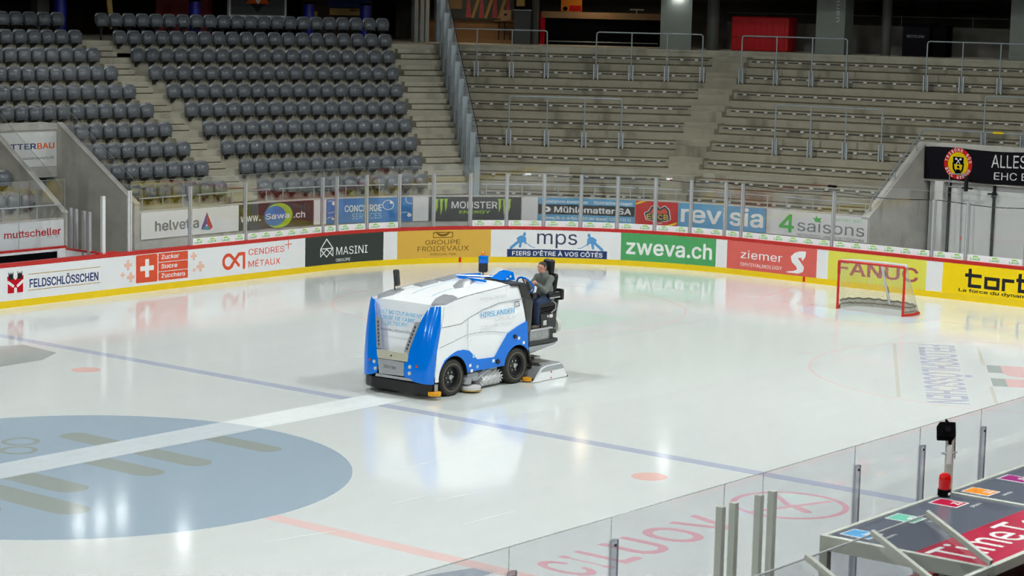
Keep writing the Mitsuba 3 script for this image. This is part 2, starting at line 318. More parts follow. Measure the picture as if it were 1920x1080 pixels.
k = advert('white rink board panel with a red knotted loop and two lines of thin red capitals', 17.2, 20.8, 'mat_board_white')
lp = unary_union([LineString(arc(17.86, .55, .18, 60, 320)).buffer(.045), LineString([(17.95, .40), (18.1, .57), (18.25, .73), (18.44, .73), (18.44, .35)]).buffer(.045), LineString([(17.95, .7), (18.1, .57)]).buffer(.045), LineString([(18.1, .57), (18.25, .42)]).buffer(.04)])
sh(k, 'loop_emblem', lp, 'mat_orange_red')
wr(k, 'CENDRES', 18.61, .665, 1.37, .165, 'mat_orange_red', bold=False); wr(k, 'MÉTAUX', 18.61, .34, 1.22, .165, 'mat_orange_red', bold=False)
sh(k, 'plus_sign', unary_union([sbox(20.0, .845, 20.28, .865), sbox(20.13, .73, 20.15, .98)]), 'mat_orange_red')

k = advert('dark green-grey rink board panel with a white line-drawn house and lettering', 20.82, 23.75, 'mat_darkgreen')
wr(k, 'MASINI', 22.05, .41, 1.15, .225, 'mat_white', bold=False); wr(k, 'GROUPE', 22.04, .22, .54, .085, 'mat_white', bold=False)
hs = [[(21.43, .4), (21.43, .62), (21.67, .89), (21.92, .62), (21.92, .4), (21.8, .5), (21.67, .38), (21.55, .5), (21.43, .4)], [(21.43, .62), (21.92, .62)], [(21.43, .62), (21.67, .38), (21.92, .62)], [(21.55, .5), (21.67, .6), (21.8, .5)]]
sh(k, 'house_emblem', unary_union([LineString(x).buffer(.014) for x in hs]), 'mat_white')

k = advert('ochre yellow rink board panel with brown capitals and a bowl emblem', 24.22, 27.17, 'mat_ochre')
wr(k, 'GROUPE', 25.13, .555, 1.1, .135, 'mat_brown', bold=False); wr(k, 'FROIDEVAUX', 24.89, .365, 1.61, .14, 'mat_brown', bold=False); wr(k, 'Aciers avec style', 25.29, .235, .82, .075, 'mat_brown', bold=False)
sh(k, 'bowl_emblem', unary_union([LineString([(25.39, .76), (25.39, .91), (25.99, .91), (25.99, .76), (25.39, .76)]).buffer(.012), P2(*arc(25.69, 1.06, .27, 215, 325), *arc(25.69, 1.16, .3, 315, 225))]).intersection(sbox(25, .7, 26.4, .975)), 'mat_brown')

k = advert('white rink board panel with slate lettering between two blue hockey players', 27.2, 31.04, 'mat_board_white')
wr(k, 'mps', 28.56, .565, 1.19, .42, 'mat_slate', bold=False)
sh(k, 'navy_band', sbox(27.67, ZK+.005, 30.65, .40), 'mat_navy'); part(k, 'lettering', txt("FIERS D'ÊTRE À VOS CÔTÉS", 27.82, .215, 2.7, .125, fb, C1, C1+.002), 'mat_white')
def skater(a, m):
    f_ = lambda *pts: [(a+m*x, y) for x, y in pts]
    return unary_union([LineString(f_((0, .84), (0, .86))).buffer(.045), Polygon(f_((-.02, .82), (.04, .72), (.0, .6), (-.18, .62), (-.24, .72), (-.14, .8))), LineString(f_((-.16, .64), (-.28, .54), (-.40, .44))).buffer(.04), LineString(f_((-.1, .62), (-.13, .48))).buffer(.04),
                        LineString(f_((.02, .74), (.03, .58))).buffer(.028), LineString(f_((.03, .60), (.22, .47), (.32, .455))).buffer(.011)])
sh(k, 'player_silhouette', skater(28.18, 1), 'mat_sky'); sh(k, 'player_silhouette', skater(30.1, -1), 'mat_sky')

k = advert('green rink board panel with large white bold lettering', 31.06, 34.01, 'mat_green')
wr(k, 'zweva.ch', 31.22, .37, 2.67, .43, 'mat_white')
k = advert('coral red rink board panel with white lettering and a white swan-like curve', 34.38, 37.36, 'mat_coral')
wr(k, 'ziemer', 34.84, .50, 1.4, .235, 'mat_white', bold=False); wr(k, 'OPHTHALMOLOGY', 34.84, .275, 1.4, .10, 'mat_white', bold=False)
sw = Polygon([(37.0, .87), (36.98, .72), (36.9, .62), (36.87, .70), (36.72, .68), (36.84, .55), (36.95, .42), (36.92, .3), (36.78, .24), (36.4, .245), (36.62, .285), (36.74, .33), (36.72, .42), (36.56, .55), (36.53, .70), (36.64, .8), (36.8, .86)])
sh(k, 'swan_emblem', sw.buffer(.02).buffer(-.01), 'mat_white')
k = advert('yellow rink board panel with dull red capitals behind the goal', 37.73, 40.78, 'mat_yellow')
wr(k, 'FANUC', 38.04, .36, 2.5, .36, 'mat_maroon')
k = advert('bright yellow rink board panel with blocky dark lettering right of the goal', 41.27, 46.2, 'mat_tyellow')
def blk(*ls): return unary_union([LineString(l).buffer(.045, cap_style=2, join_style=2) for l in ls])
bz, bt = .42, .66
sh(k, 'lettering', unary_union([blk([(42.08, .88), (42.08, bz), (42.42, bz)], [(41.94, .7), (42.42, .7)]), blk([(42.55, bz), (42.9, bz), (42.9, bt), (42.55, bt), (42.55, bz-.04)]), blk([(43.06, bz-.045), (43.06, bt), (43.36, bt)]),
     blk([(43.52, .88), (43.52, bz), (43.82, bz)], [(43.42, .7), (43.82, .7)]), blk([(43.95, bz-.045), (43.95, .7)], [(43.95, .78), (43.95, .88)]), blk([(44.1, bz-.045), (44.1, bt), (44.42, bt), (44.42, bz-.045)])]), 'mat_charcoal')
wr(k, 'La force du dynamisme', 41.77, .245, 2.45, .085, 'mat_charcoal')

# ---------------------------------------------------------------- glass screen on the boards
POSTS = [14.47, 16.56, 18.57, 21.58, 22.13, 23.21, 24.32, 25.42, 26.55, 27.64, 28.74, 29.83, 30.91, 32.04, 33.13, 34.23, 34.78, 37.78, 40.88, 41.88, 43.59, 45.1]
GT, PT = 2.86, 2.64
fg = on_boards(.06)
gs = thing('glass_screen', 'tall clear glass screen on the far boards, clamped between grey posts', 'glass screen')
for i, s_ in enumerate(POSTS):
    w_ = .055 if i else .06
    t_ = part(gs, 'post', slab(fg, s_-w_, s_+w_, ZT, PT, -.06, -.012, 1), 'mat_post' if i else 'mat_white2', label=None if i else 'white end post'); part(t_, 'clamp_strip', slab(fg, s_-.012, s_+.012, ZT, PT, .008, .018, 1), 'mat_lightgrey')
for i in range(len(POSTS)-1):
    a_, b_ = POSTS[i]+.012, POSTS[i+1]-.012
    n = nseg(a_, b_, .4)
    sg = np.linspace(a_, b_, n+1); v = np.vstack([Bd(sg, .06, ZT), Bd(sg, .06, GT)])
    t_ = part(gs, 'pane', trimesh.Trimesh(v, [[j, j+1, n+1+j+1] for j in range(n)]+[[j, n+2+j, n+1+j] for j in range(n)], process=False), 'mat_glass')
    part(t_, 'edge', join([slab(fg, a_, b_, GT, GT+.006, -.006, .006, n), slab(fg, a_, a_+.006, PT, GT, -.006, .006, 1)]), 'mat_glass_edge')
    if i >= 1 and not 24.3 < (a_+b_)/2 < 26.6:
        st = part(gs, 'sponsor_strip', slab(fg, a_+.05, b_-.05, ZT, 1.255, .006, .010, n), 'mat_board_white', label='white strip with small green lettering')
        m_ = max(1, int(round((b_-a_)/.53)))
        gl, yl = [], []
        for j in range(m_):
            c_ = a_+(j+.5)*(b_-a_)/m_
            gl.append(txt('Landi', c_-.14, 1.115, .28, .062, fg, .0105, .012)); gl.append(prism(P2((c_-.08, 1.19), (c_+.1, 1.19), (c_+.06, 1.222), (c_-.05, 1.222)), fg, .0105, .012))
            yl.append(prism(disc(c_+.01, 1.215, .045, 12, .022), fg, .012, .0135))
        part(st, 'green_lettering', gl, 'mat_leaf', kind='stuff'); part(st, 'yellow_leaf', yl, 'mat_lime', kind='stuff')
for s_, c_ in ((27.3+.95, 'mat_white'), (32.45, 'mat_white')):
    t_ = thing('paper_tag', 'small white tag on the far glass'+(' above the two hockey players' if s_ < 30 else ' with a red corner, above the green panel'), 'tag')
    part(t_, 'sheet', slab(on_boards(.05), s_-.09, s_+.09, 2.60, 2.66, 0, .004), c_)
    if s_ > 30: part(t_, 'corner', slab(on_boards(.05), s_+.02, s_+.09, 2.60, 2.63, .004, .007), 'mat_signred')
# cable along the top of the end glass
ct = thing('cable', 'dark cable sagging along the top of the end glass', 'cable')
cp = []
pk = [(28.74, 2.62), (32.0, 2.60), (34.23, 2.62), (34.78, 2.60), (37.78, 2.62), (41.0, 2.63), (44, 2.62)]
for (s0, z0), (s1, z1) in zip(pk[:-1], pk[1:]):
    for t_ in np.linspace(0, 1, 9)[:-1]: cp.append(Bd(s0+(s1-s0)*t_, .10, z0+(z1-z0)*t_-.045*(s1-s0)*t_*(1-t_)*1.6+.008*math.sin(9*t_)))
cp.append(Bd(44, .1, 2.62)); whole(ct, tube(cp, .012, 6), 'mat_charcoal')
t_ = thing('sensor_box', 'small black box on top of the glass post by the big green number', 'sensor'); whole(t_, rbox(*(Bd(37.75, .0, 2.78)-[.05, .12, .03]), *(Bd(37.75, .0, 2.78)+[.05, .12, .03]), .01), 'mat_black')
# ================================================================ the stands
TZ, TR, TD = 1.55, .518, .785                     # first tread, rise and run of a row
ARC = np.array([14.9, -14.9]); R0 = 33.63         # the seat rows are arcs about this point
def polar(r, th, z):
    r, th, z = np.broadcast_arrays(np.asarray(r, float), np.asarray(th, float), np.asarray(z, float)); return np.stack([ARC[0]+r*np.sin(th), ARC[1]+r*np.cos(th), z], -1)
def seat_fn(a, b, c): return polar(R0+np.asarray(c), np.asarray(a), b)     # a angle, b height, c outwards
DV0, DVD = np.array([28.38, 15.05]), np.array([math.cos(math.radians(49.8)), math.sin(math.radians(49.8))])   # the glass divider's line
def th_div(r):
    d = DV0-ARC; b = d@DVD; t = -b+math.sqrt(b*b-(d@d-r*r)); p = d+t*DVD
    return math.atan2(p[0], p[1])
ZF = 6.21                                          # concourse floor
st = struct('wall_seating', 'stepped concrete of the seating stand')
W1X, W2X = 14.444, 16.75                           # walls of the player tunnel
def th_x(x, r): return math.asin((x-ARC[0])/r)
lipd = .14
WALLP = Polygon(list(Bd(np.linspace(2, 37.6, 60), 2.67, 0)[:, :2])+[(60, 3.7), (60, 50), (2, 50)])
def tier(k, ta, tb, z1, ra=None, rb=None, name='tier'):
    ra = (k-1)*TD+lipd if ra is None else ra; rb = k*TD+lipd if rb is None else rb
    if ra < 0:
        ts = np.linspace(ta, tb, 40); pg = Polygon(list(polar(R0+ra, ts, 0)[:, :2])+list(polar(R0+rb, ts[::-1], 0)[:, :2])).intersection(WALLP)
        part(st, name, prism(pg, on_ice(), z1-.75, z1), 'mat_concrete'); return
    part(st, name, slab(seat_fn, ta, tb, z1-.75, z1, ra, rb, nseg(0, (tb-ta)*33, 1.2)), 'mat_concrete')
for k in range(0, 9):
    z1 = TZ+k*TR; rm = R0+(k-.5)*TD; tb = th_div(rm+.2)
    if k < 4:
        tier(k, th_x(W2X+.16, rm), tb, z1); tier(k, th_x(4., rm), th_x(W1X-.16, rm), z1)
    else: tier(k, -.30, tb, z1)
# stair treads between the blocks: two more steps per row
def t1(k): return .178-.0035*k
def t2(k): return .209-.004*k
def t3(k): return .384+.0055*k
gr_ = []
for k in range(0, 9):
    rm = R0+(k-.5)*TD
    for ta, tb in ((t1(k)+.002, t2(k)-.002), (t3(k)+.004, th_div(rm)-.004)):
        for j in (1, 2):
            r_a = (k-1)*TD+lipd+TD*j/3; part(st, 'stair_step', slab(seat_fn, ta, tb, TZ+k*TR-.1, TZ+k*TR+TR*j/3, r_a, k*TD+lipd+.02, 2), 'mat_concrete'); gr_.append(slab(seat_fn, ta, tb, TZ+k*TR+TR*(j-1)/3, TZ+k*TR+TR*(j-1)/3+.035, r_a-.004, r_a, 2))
part(st, 'dirt_shade', gr_, 'mat_grime', kind='stuff')  # stair-foot strips: contact shade painted in together with soiling
# front wall with its parapet
fw_ = on_boards(2.5)
wl = struct('wall_front', 'low concrete front wall of the stands')
for s0, s1 in ((4., 14.3), (16.85, X0), (X0, X0+QA), (X0+QA, 37.6)):
    part(wl, 'wall_section', slab(fw_, s0, s1, 0, 1.755, -.16, 0, nseg(s0, s1, .45)), 'mat_concrete_wall')
# floor between the boards and the stands, and the concourse
gf = struct('trim_floor', 'grey floor behind the boards')
for s0, s1 in ((4., X0), (X0, X0+QA), (X0+QA, X0+QA+2*Y0)): part(gf, 'slab', slab(on_boards(8.), s0, s1, -.2, -.02, 0, 7.9, nseg(s0, s1, .6)), 'mat_concrete_dark')

# seats
def seat_shell(w, h, bulge, t, tilt=0., sq=3.2, n=13):
    """a rounded square shell, bulging towards -y"""
    g = np.linspace(-1, 1, n); a, b = np.meshgrid(g, g)
    m_ = np.maximum(np.abs(a), np.abs(b)); rad = (np.abs(a)**sq+np.abs(b)**sq)**(1/sq); k_ = np.where(rad > 0, m_/np.maximum(rad, 1e-9), 1)
    x, z = a*k_*w/2, b*k_*h/2
    x = x*(1-.13*(z < 0)*(np.abs(z)/(h/2))**1.5)
    y = -bulge*(1-np.abs(a)**2.4)*(1-np.abs(b)**2.4)+tilt*z
    v1 = np.stack([x, y, z], -1).reshape(-1, 3); v2 = v1+[0, t, 0]
    q = lambda i, j: i*n+j
    f = []
    for i in range(n-1):
        for j in range(n-1):
            f += [[q(i, j), q(i, j+1), q(i+1, j+1)], [q(i, j), q(i+1, j+1), q(i+1, j)]]
    f = np.array(f); N = len(v1); bd = [q(0, j) for j in range(n)]+[q(i, n-1) for i in range(1, n)]+[q(n-1, j) for j in range(n-2, -1, -1)]+[q(i, 0) for i in range(n-2, 0, -1)]
    side = []
    for i in range(len(bd)):
        p_, p2 = bd[i], bd[(i+1) % len(bd)]; side += [[p_, p2+N, p2], [p_, p_+N, p2+N]]
    return fixo(trimesh.Trimesh(np.vstack([v1, v2]), np.vstack([f, f[:, ::-1]+N, side]), process=False))
bk = seat_shell(.455, .42, .03, .025, .12, 4.); bk.apply_translation((0, .02, -.20))
pan = seat_shell(.43, .36, .085, .05, .10, 3.6); pan.apply_translation((0, -.075, -.225))
lip = join([rbox(-.2, -.09, -.405, .2, -.05, -.385, .008, 6)])
leg = join([hull([(-.13, -.05, -.40), (.13, -.05, -.40), (.13, .04, -.40), (-.13, .04, -.40), (-.05, .02, -.50), (.05, .02, -.50), (.05, .05, -.50), (-.05, .05, -.50)]), box(-.03, .03, -.56, .03, .15, -.46), box(-.2, -.06, -.43, -.17, .0, -.38), box(.17, -.06, -.43, .2, .0, -.38)])
foot = join([leg, box(-.02, .03, -.84, .02, .07, -.46)])
SEAT = [('backrest', mikit.ply(bk, 'mat_seat', smooth=50)), ('seat_pan', mikit.ply(pan, 'mat_seat', smooth=50)), ('pan_edge', mikit.ply(lip, 'mat_seat')), ('bracket', mikit.ply(leg, 'mat_seat_dark'))]
FOOT = mikit.ply(foot, 'mat_seat_dark')
def seat(p, ang, label, group, foot=False):
    k = thing('stadium_seat', label, 'seat', group)
    w = T().translate([float(x) for x in p]).rotate([0, 0, 1], math.degrees(ang))
    for n_, d in SEAT: scene[f'{k}__{n_}'] = {**(FOOT if foot and n_ == 'bracket' else d), 'to_world': w}
SW = .48; n_seats = 0
for k in range(9, -1, -1):
    row = ORD[9-k]; r = R0+k*TD; z = 2.37+k*TR
    n = 12+(9-k != 9)*0+(9-k == 9)*0
    n = 12+k+(1 if k >= 9 else 0)
    ta, tb = t2(k), t3(k)
    for i in range(n):
        th = ta+(tb-ta)*(i+.5)/n
        seat(polar(r, th, z), -th, f'{ORD[i]} grey seat from the left stairs in the {row} row of the wide block', 'grey seats of the wide block', k == 9); n_seats += 1
    end = th_x(W2X+.1, r)+.004 if k < 4 else t1(k)-(5.6+(9-k)*1.05)*SW/r
    th = t1(k)-.5*SW/r; i_ = -1
    while th > end:
        i_ += 1
        seat(polar(r, th, z), -th, f'{ORD[i_]} grey seat left of the stairs in the {row} row from the top', 'grey seats of the left block', k == 9); n_seats += 1
        th -= SW/r
for i_, (x_, k_) in enumerate(((13.95, 1), (13.45, 1), (14.1, 0), (13.62, 0), (13.1, 0))):
    th = th_x(x_, R0+k_*TD); seat(polar(R0+k_*TD, th, 2.37+k_*TR), -th, ('upper' if k_ else 'lower')+f'-row grey seat, {ORD[i_ if k_ else i_-2]} left of the sloping tunnel wall', 'grey seats left of the tunnel')

# standing terrace: straight rows in two facets
UA, UB = math.radians(-57.02), math.radians(-79.99)
OA, OB = np.array([32.275, 11.251]), np.array([32.827, 10.199])
ua, ub = np.array([math.cos(UA), math.sin(UA)]), np.array([math.cos(UB), math.sin(UB)])
va, vb = np.array([-ua[1], ua[0]]), np.array([-ub[1], ub[0]])
def isect(p, u, q_, w):
    A = np.array([u, -w]).T; t_ = np.linalg.solve(A, q_-p); return p+u*t_[0]
def row_line(w, yend=None, far=None):
    """the terrace row w metres out: its three corner points (divider, kink, right end)"""
    pa, pb = OA+va*w, OB+vb*w
    l_ = isect(pa, ua, DV0+np.array([.0, 0]), DVD); m_ = isect(pa, ua, pb, ub)
    r_ = pb+ub*((yend-pb[1])/ub[1]) if yend is not None else pb+ub*far
    return [l_, m_, r_]
te = struct('wall_terrace', 'stepped concrete of the standing terrace')
def tpoly(w0, w1, yend, far): return Polygon(row_line(w0, yend, far)+row_line(w1, yend, far)[::-1])
HS = .39
WT = [-2.4]+[k*TD for k in range(9)]
wallline = Polygon(np.vstack([Bd(np.linspace(26.6, 37.6, 40), 2.67, 0)[:, :2], [[60, 3.7], [60, 40], [30, 40]]]))
for k in range(9):
    z1 = TZ+k*.517; yend, far = (3.9, None) if k < 4 else (None, 13.5)
    if k == 0: tp = tpoly(-2.2, HS, yend, far).intersection(wallline)
    else: tp = tpoly((k-1)*TD+HS, k*TD+HS, yend, far)
    part(te, 'tier', prism(tp, lambda a, b, c: np.stack([a, b, c], -1), z1-.8, z1), 'mat_concrete_terrace')
    hp = tpoly(k*TD, k*TD+HS, yend, far)
    if k == 0: hp = hp.intersection(wallline)
    part(te, 'half_step', prism(hp, lambda a, b, c: np.stack([a, b, c], -1), z1-.05, z1+.2585), 'mat_concrete_terrace')
# dark strips along the riser feet: settled soiling plus painted contact shade
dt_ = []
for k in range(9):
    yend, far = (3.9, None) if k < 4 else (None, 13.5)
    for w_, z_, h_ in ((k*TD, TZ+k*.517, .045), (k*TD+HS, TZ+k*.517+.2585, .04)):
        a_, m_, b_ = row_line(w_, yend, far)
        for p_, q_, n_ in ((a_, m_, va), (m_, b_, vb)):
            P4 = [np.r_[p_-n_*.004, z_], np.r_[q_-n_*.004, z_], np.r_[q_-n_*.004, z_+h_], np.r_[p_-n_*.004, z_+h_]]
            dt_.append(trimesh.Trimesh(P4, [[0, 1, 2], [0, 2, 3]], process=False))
part(te, 'dirt_shade', dt_, 'mat_grime', kind='stuff')
# stairs across the terrace
for k in range(9):
    a0 = OA+ua*(.205*k+.05); b0 = OB+ub*(-.096*k-.05)
    for j in (1, 2):
        w0, w1 = (k-1)*TD+HS+TD*j/3-.26, k*TD+HS+.01
        pa0, pa1 = a0+va*w0, a0+va*w1; pb0, pb1 = b0+vb*w0, b0+vb*w1
        m0, m1 = isect(OA+va*w0, ua, OB+vb*w0, ub), isect(OA+va*w1, ua, OB+vb*w1, ub)
        pg = Polygon([pa0, m0, pb0, pb1, m1, pa1]).buffer(0)
        if pg.area > .01: part(te, 'stair_step', prism(pg, lambda a, b, c: np.stack([a, b, c], -1), TZ+k*.517-.1, TZ+k*.517+.517*j/3+.003), 'mat_concrete_terrace')
# seat-fixing rails with white brackets
FA, FB = frame([*OA, 0], UA), frame([*OB, 0], UB)    # c runs inwards (towards the ice)
for k in range(9):
    for side, fn, a0, a1, c_ in (('left', FA, -7.0+.0*k, .205*k-.05, None), ('right', FB, -.096*k+.1, 6.2 if k < 4 else 13., None)):
        if side == 'left': a0 = float((row_line(k*TD)[0]-OA-va*k*TD)@ua)+.25 if False else -7.0
        if side == 'left':
            p_ = isect(OA+va*k*TD, ua, DV0, DVD); a0 = float((p_-OA-va*k*TD)@ua)+.15
        t_ = thing('seat_rail', f'{ORD[8-k]} dark bracket rail from the terrace top, {side} of the stairs', 'rail', 'seat-fixing rails on the terrace')
        w = -k*TD
        part(t_, 'channel', slab(fn, a0, a1, 1.74+k*.517, 1.775+k*.517, w-.39+.39, w+.02, 1), 'mat_rail_dark')
        br = [slab(fn, a_-.055, a_+.055, 1.728+k*.517, 1.79+k*.517, w, w+.06, 1) for a_ in np.arange(a0+.25, a1-.1, .49)]
        part(t_, 'bracket', br, 'mat_bracket', kind='stuff')
# crush barriers
def barrier(fn, k, posts, end, label, hw=1.62, left=True, right=True):
    t_ = thing('crush_barrier', label, 'barrier', 'galvanised crush barriers on the terrace')
    zb = TZ+k*.517+.08; zt = zb+1.51; w = -k*TD+.30
    pts = [(posts[0], zt), (end if not right else posts[-1], zt)]
    path = ([(posts[0], zb)] if left else [])+pts+([(posts[-1], zb)] if right else [])
    if not left: path[0] = (end, zt)
    P_ = [fn(np.array(a), np.array(b), np.array(w)) for a, b in path]
    part(t_, 'top_rail', tube(rounded(P_, .1), .024, 8), 'mat_galv', smooth=40)
    for i, a in enumerate(posts):
        if not ((i == 0 and left) or (i == len(posts)-1 and right)): part(t_, 'post', tube([fn(np.array(a), np.array(z_), np.array(w)) for z_ in (zb, zt)], .022, 8), 'mat_galv', smooth=40)
        part(t_, 'base_plate', [slab(fn, a-.085, a-.04, zb-.06, zb+.44, w-.06, w+.03), slab(fn, a+.04, a+.085, zb-.06, zb+.44, w-.06, w+.03)], 'mat_galv_light')
barrier(FA, 7, [-6.15, -4.97, -3.8], -7.2, 'galvanised crush barrier at the top of the terrace, against the glass divider', left=False)
barrier(FA, 7, [-2.15, -.98, .2, 1.37], 0, 'galvanised crush barrier at the top of the terrace, left of the terrace stairs')
barrier(FA, 3, [-4.7, -3.48, -2.28, -1.1], 0, 'galvanised crush barrier halfway down the terrace, left of the stairs')
barrier(FB, 7, [-.6, .62, 1.85, 3.03], 0, 'galvanised crush barrier at the top of the terrace, just right of the stairs')
barrier(FB, 7, [5.68, 6.83, 8.03, 9.2], 0, 'galvanised crush barrier at the top right of the terrace, below the black bin')
barrier(FB, 3, [1.92, 3.08, 4.22, 5.38], 0, 'galvanised crush barrier halfway down the terrace, right of the stairs')
barrier(FB, 4, [8.3, 9.5, 10.7], 0, 'galvanised crush barrier above the black banner at the right edge')
# handrails on the front wall
fr_ = on_boards(2.58)
RAILS = [(16.98, 18.70, 3), (19.1, 21.85, 3), (22.1, 24.95, 4), (25.2, 27.0, 2), (27.35, 31.02, 5), (31.1, 32.12, 2), (32.28, 34.4, 3), (34.65, 37.52, 4)]
DESC = ['white banner with the folded triangle', 'dark banner with the round emblem', 'sky-blue banner', 'left half of the graphite banner', 'striped blue banner', 'red club banner', 'light blue banner', 'white banner with the green number']
for (s0, s1, n), d_ in zip(RAILS, DESC):
    t_ = thing('handrail', f'low grey handrail above the {d_}', 'handrail', 'handrails on the front wall')
    part(t_, 'rail', tube([Bd(s_, 2.58, 2.10) for s_ in np.linspace(s0, s1, nseg(s0, s1, .4)+1)], .022, 8), 'mat_galv_light', smooth=40)
    for s_ in np.linspace(s0+.12, s1-.12, n): part(t_, 'post', tube([Bd(s_, 2.58, 1.75), Bd(s_, 2.58, 2.1)], .018, 6), 'mat_galv_light', smooth=40)
# the glass divider between seats and terrace
dv = thing('glass_divider', 'stepped glass divider with galvanised posts between the grey seats and the terrace', 'divider')
dn = np.array([DVD[1], -DVD[0]])
def dpt(t, off, z): p_ = DV0+DVD*t+dn*off; return np.array([p_[0], p_[1], z])
TS = [.15+.78*i for i in range(11)]
for i, t_ in enumerate(TS):
    zb = 1.7 if i == 0 else TZ+(i-1)*TR+.1; zt = zb+(1.35 if i == 0 else 2.0)
    if i == 0: zt = 2.92
    c8 = np.array([dpt(t_+a, o, z) for a in (-.03, .03) for o in (-.09, .09) for z in (zb, zt)]); part(dv, 'post', hull(c8), 'mat_galv')
    if i < len(TS)-1:
        t2_ = TS[i+1]; zb2 = TZ+i*TR+.1; za, zc = zt+.15, zb2+2.15
        o = .12
        q4 = [dpt(t_, o, zb), dpt(t2_, o, zb2), dpt(t2_, o, zc), dpt(t_, o, za)]
        part(dv, 'pane', trimesh.Trimesh(q4, [[0, 1, 2], [0, 2, 3]], process=False), 'mat_tint'); part(dv, 'pane_edge', tube([q4[3], q4[2]], .012, 4), 'mat_charcoal')
for t_ in TS[1:9]:
    part(dv, 'plate', hull(np.array([dpt(t_+a, o, z) for a in (-.03, .25) for o in (-.12, -.1) for z in (TZ+(t_-.93)/.78*TR, TZ+(t_-.93)/.78*TR+1.1)])), 'mat_galv')
# ================================================================ banners on the front wall
fwl = on_boards(2.47)
ZB0, ZB1 = .99, 1.725
def banner(label, s0, s1, m): return advert(label, s0, s1, m, ZB0, ZB1, 'banner', fwl, .012)
C0, C1 = .013, .016
def bw(k, s, a, b, w, h, m, bold=True, **kw): return wr(k, s, a, b, w, h, m, fwl, bold, **kw)
def bs(k, n_, g, m, up=0.): return sh(k, n_, g, m, fwl, C0+up, C1+up)
k = banner('white banner with dark grey lettering and a folded red and violet triangle', 16.95, 20.62, 'mat_white')
bw(k, 'helvetia', 17.45, 1.195, 1.63, .27, 'mat_grey')
bs(k, 'triangle', P2((19.38, 1.60), (19.16, 1.13), (19.27, 1.11), (19.42, 1.33)), 'mat_violet'); bs(k, 'triangle', P2((19.38, 1.60), (19.61, 1.17), (19.5, 1.09), (19.36, 1.32)), 'mat_red'); bs(k, 'triangle', P2((19.16, 1.14), (19.42, 1.22), (19.5, 1.09), (19.27, 1.11)), 'mat_teal', .003)
k = banner('dark banner with a blue and lime round emblem', 20.64, 23.02, 'mat_graphite')
bw(k, 'www.', 20.69, 1.23, .78, .21, 'mat_white'); bw(k, '.ch', 22.46, 1.24, .33, .18, 'mat_white')
bs(k, 'lime_disc', disc(22.02, 1.335, .41, 48, .365), 'mat_lime'); bs(k, 'blue_disc', disc(21.90, 1.335, .33, 48, .29), 'mat_blue', .003)
part(k, 'lettering', txt('Sawa', 21.62, 1.25, .72, .16, fwl, .019, .022), 'mat_white')
k = banner('blank white banner between the dark and the blue banner', 23.04, 23.38, 'mat_white')
k = banner('sky-blue banner with white lettering and bubble rings', 23.4, 25.63, 'mat_blue')
bw(k, 'CONCIERGE', 23.88, 1.33, .97, .19, 'mat_white'); bw(k, 'SERVICES', 24.08, 1.10, .77, .175, 'mat_palecyan', bold=False)
bub = [(23.49, 1.5, .19), (23.5, 1.07, .13), (25.02, 1.5, .15), (25.6, 1.66, .14), (25.46, 1.08, .2)]
bs(k, 'bubble_ring', unary_union([ring(a, b, r, .018, 32) for a, b, r in bub]+[disc(a+r*.5, b+r*.5, r*.28, 16) for a, b, r in bub]).intersection(sbox(23.41, 1., 25.62, 1.715)), 'mat_white')
k = banner('blank pale grey banner left of the graphite banner', 25.65, 26.04, 'mat_white2')
k = banner('graphite banner with lime claw marks and white lettering', 26.06, 28.30, 'mat_graphite')
bw(k, 'MONSTER', 26.61, 1.375, 1.12, .20, 'mat_white2'); bw(k, 'ENERGY', 26.80, 1.215, .76, .085, 'mat_lime')
for o_ in (26.22, 27.76):
    for j, (h_, w_) in enumerate(((.42, .05), (.50, .055), (.40, .05))):
        a_ = o_+j*.115; bs(k, 'claw_mark', P2((a_-.03, 1.66), (a_+.07, 1.67), (a_+.05, 1.55), (a_+.055, 1.66-h_*.6), (a_+.01, 1.66-h_), (a_+.0, 1.66-h_*.55), (a_-.005, 1.6)), 'mat_lime')
k = banner('blank pale grey banner right of the graphite banner', 28.32, 28.70, 'mat_white2')
k = banner('light blue banner with a dark middle band and white lettering', 28.72, 31.03, 'mat_sky2')
bs(k, 'dark_band', sbox(28.72, 1.22, 31.03, 1.525), 'mat_charcoal'); part(k, 'lettering', txt('Mühlematter SA', 29.10, 1.285, 1.85, .175, fwl, .0165, .019), 'mat_white')
part(k, 'round_mark', prism(disc(28.93, 1.37, .085, 24).difference(disc(28.91, 1.37, .03, 12)), fwl, .0165, .019), 'mat_white')
bw(k, 'Installations électriques', 28.8, 1.575, 1.10, .085, 'mat_white'); bw(k, 'Elektrische Anlagen', 30.05, 1.575, .92, .085, 'mat_white'); bw(k, 'Aarweg 26, ch. du Bois | 2501 Biel-Bienne | 032 344 51 51', 28.85, 1.07, 2.1, .085, 'mat_white')
k = banner('red club banner with yellow corner stripes and a dark-edged maple emblem', 31.05, 32.08, 'mat_bright_red')
bs(k, 'corner_stripe', P2((31.06, 1.60), (31.06, 1.66), (31.2, 1.72), (31.32, 1.72)), 'mat_emblem_yellow'); bs(k, 'corner_stripe', P2((31.80, 1.0), (32.07, 1.13), (32.07, 1.06), (31.92, 1.0)), 'mat_emblem_yellow')
em_ = P2((31.44, 1.56), (31.56, 1.62), (31.64, 1.5), (31.76, 1.60), (31.86, 1.48), (31.90, 1.2), (31.8, 1.14), (31.7, 1.14), (31.68, 1.07), (31.52, 1.07), (31.48, 1.14), (31.32, 1.17), (31.28, 1.36), (31.38, 1.42))
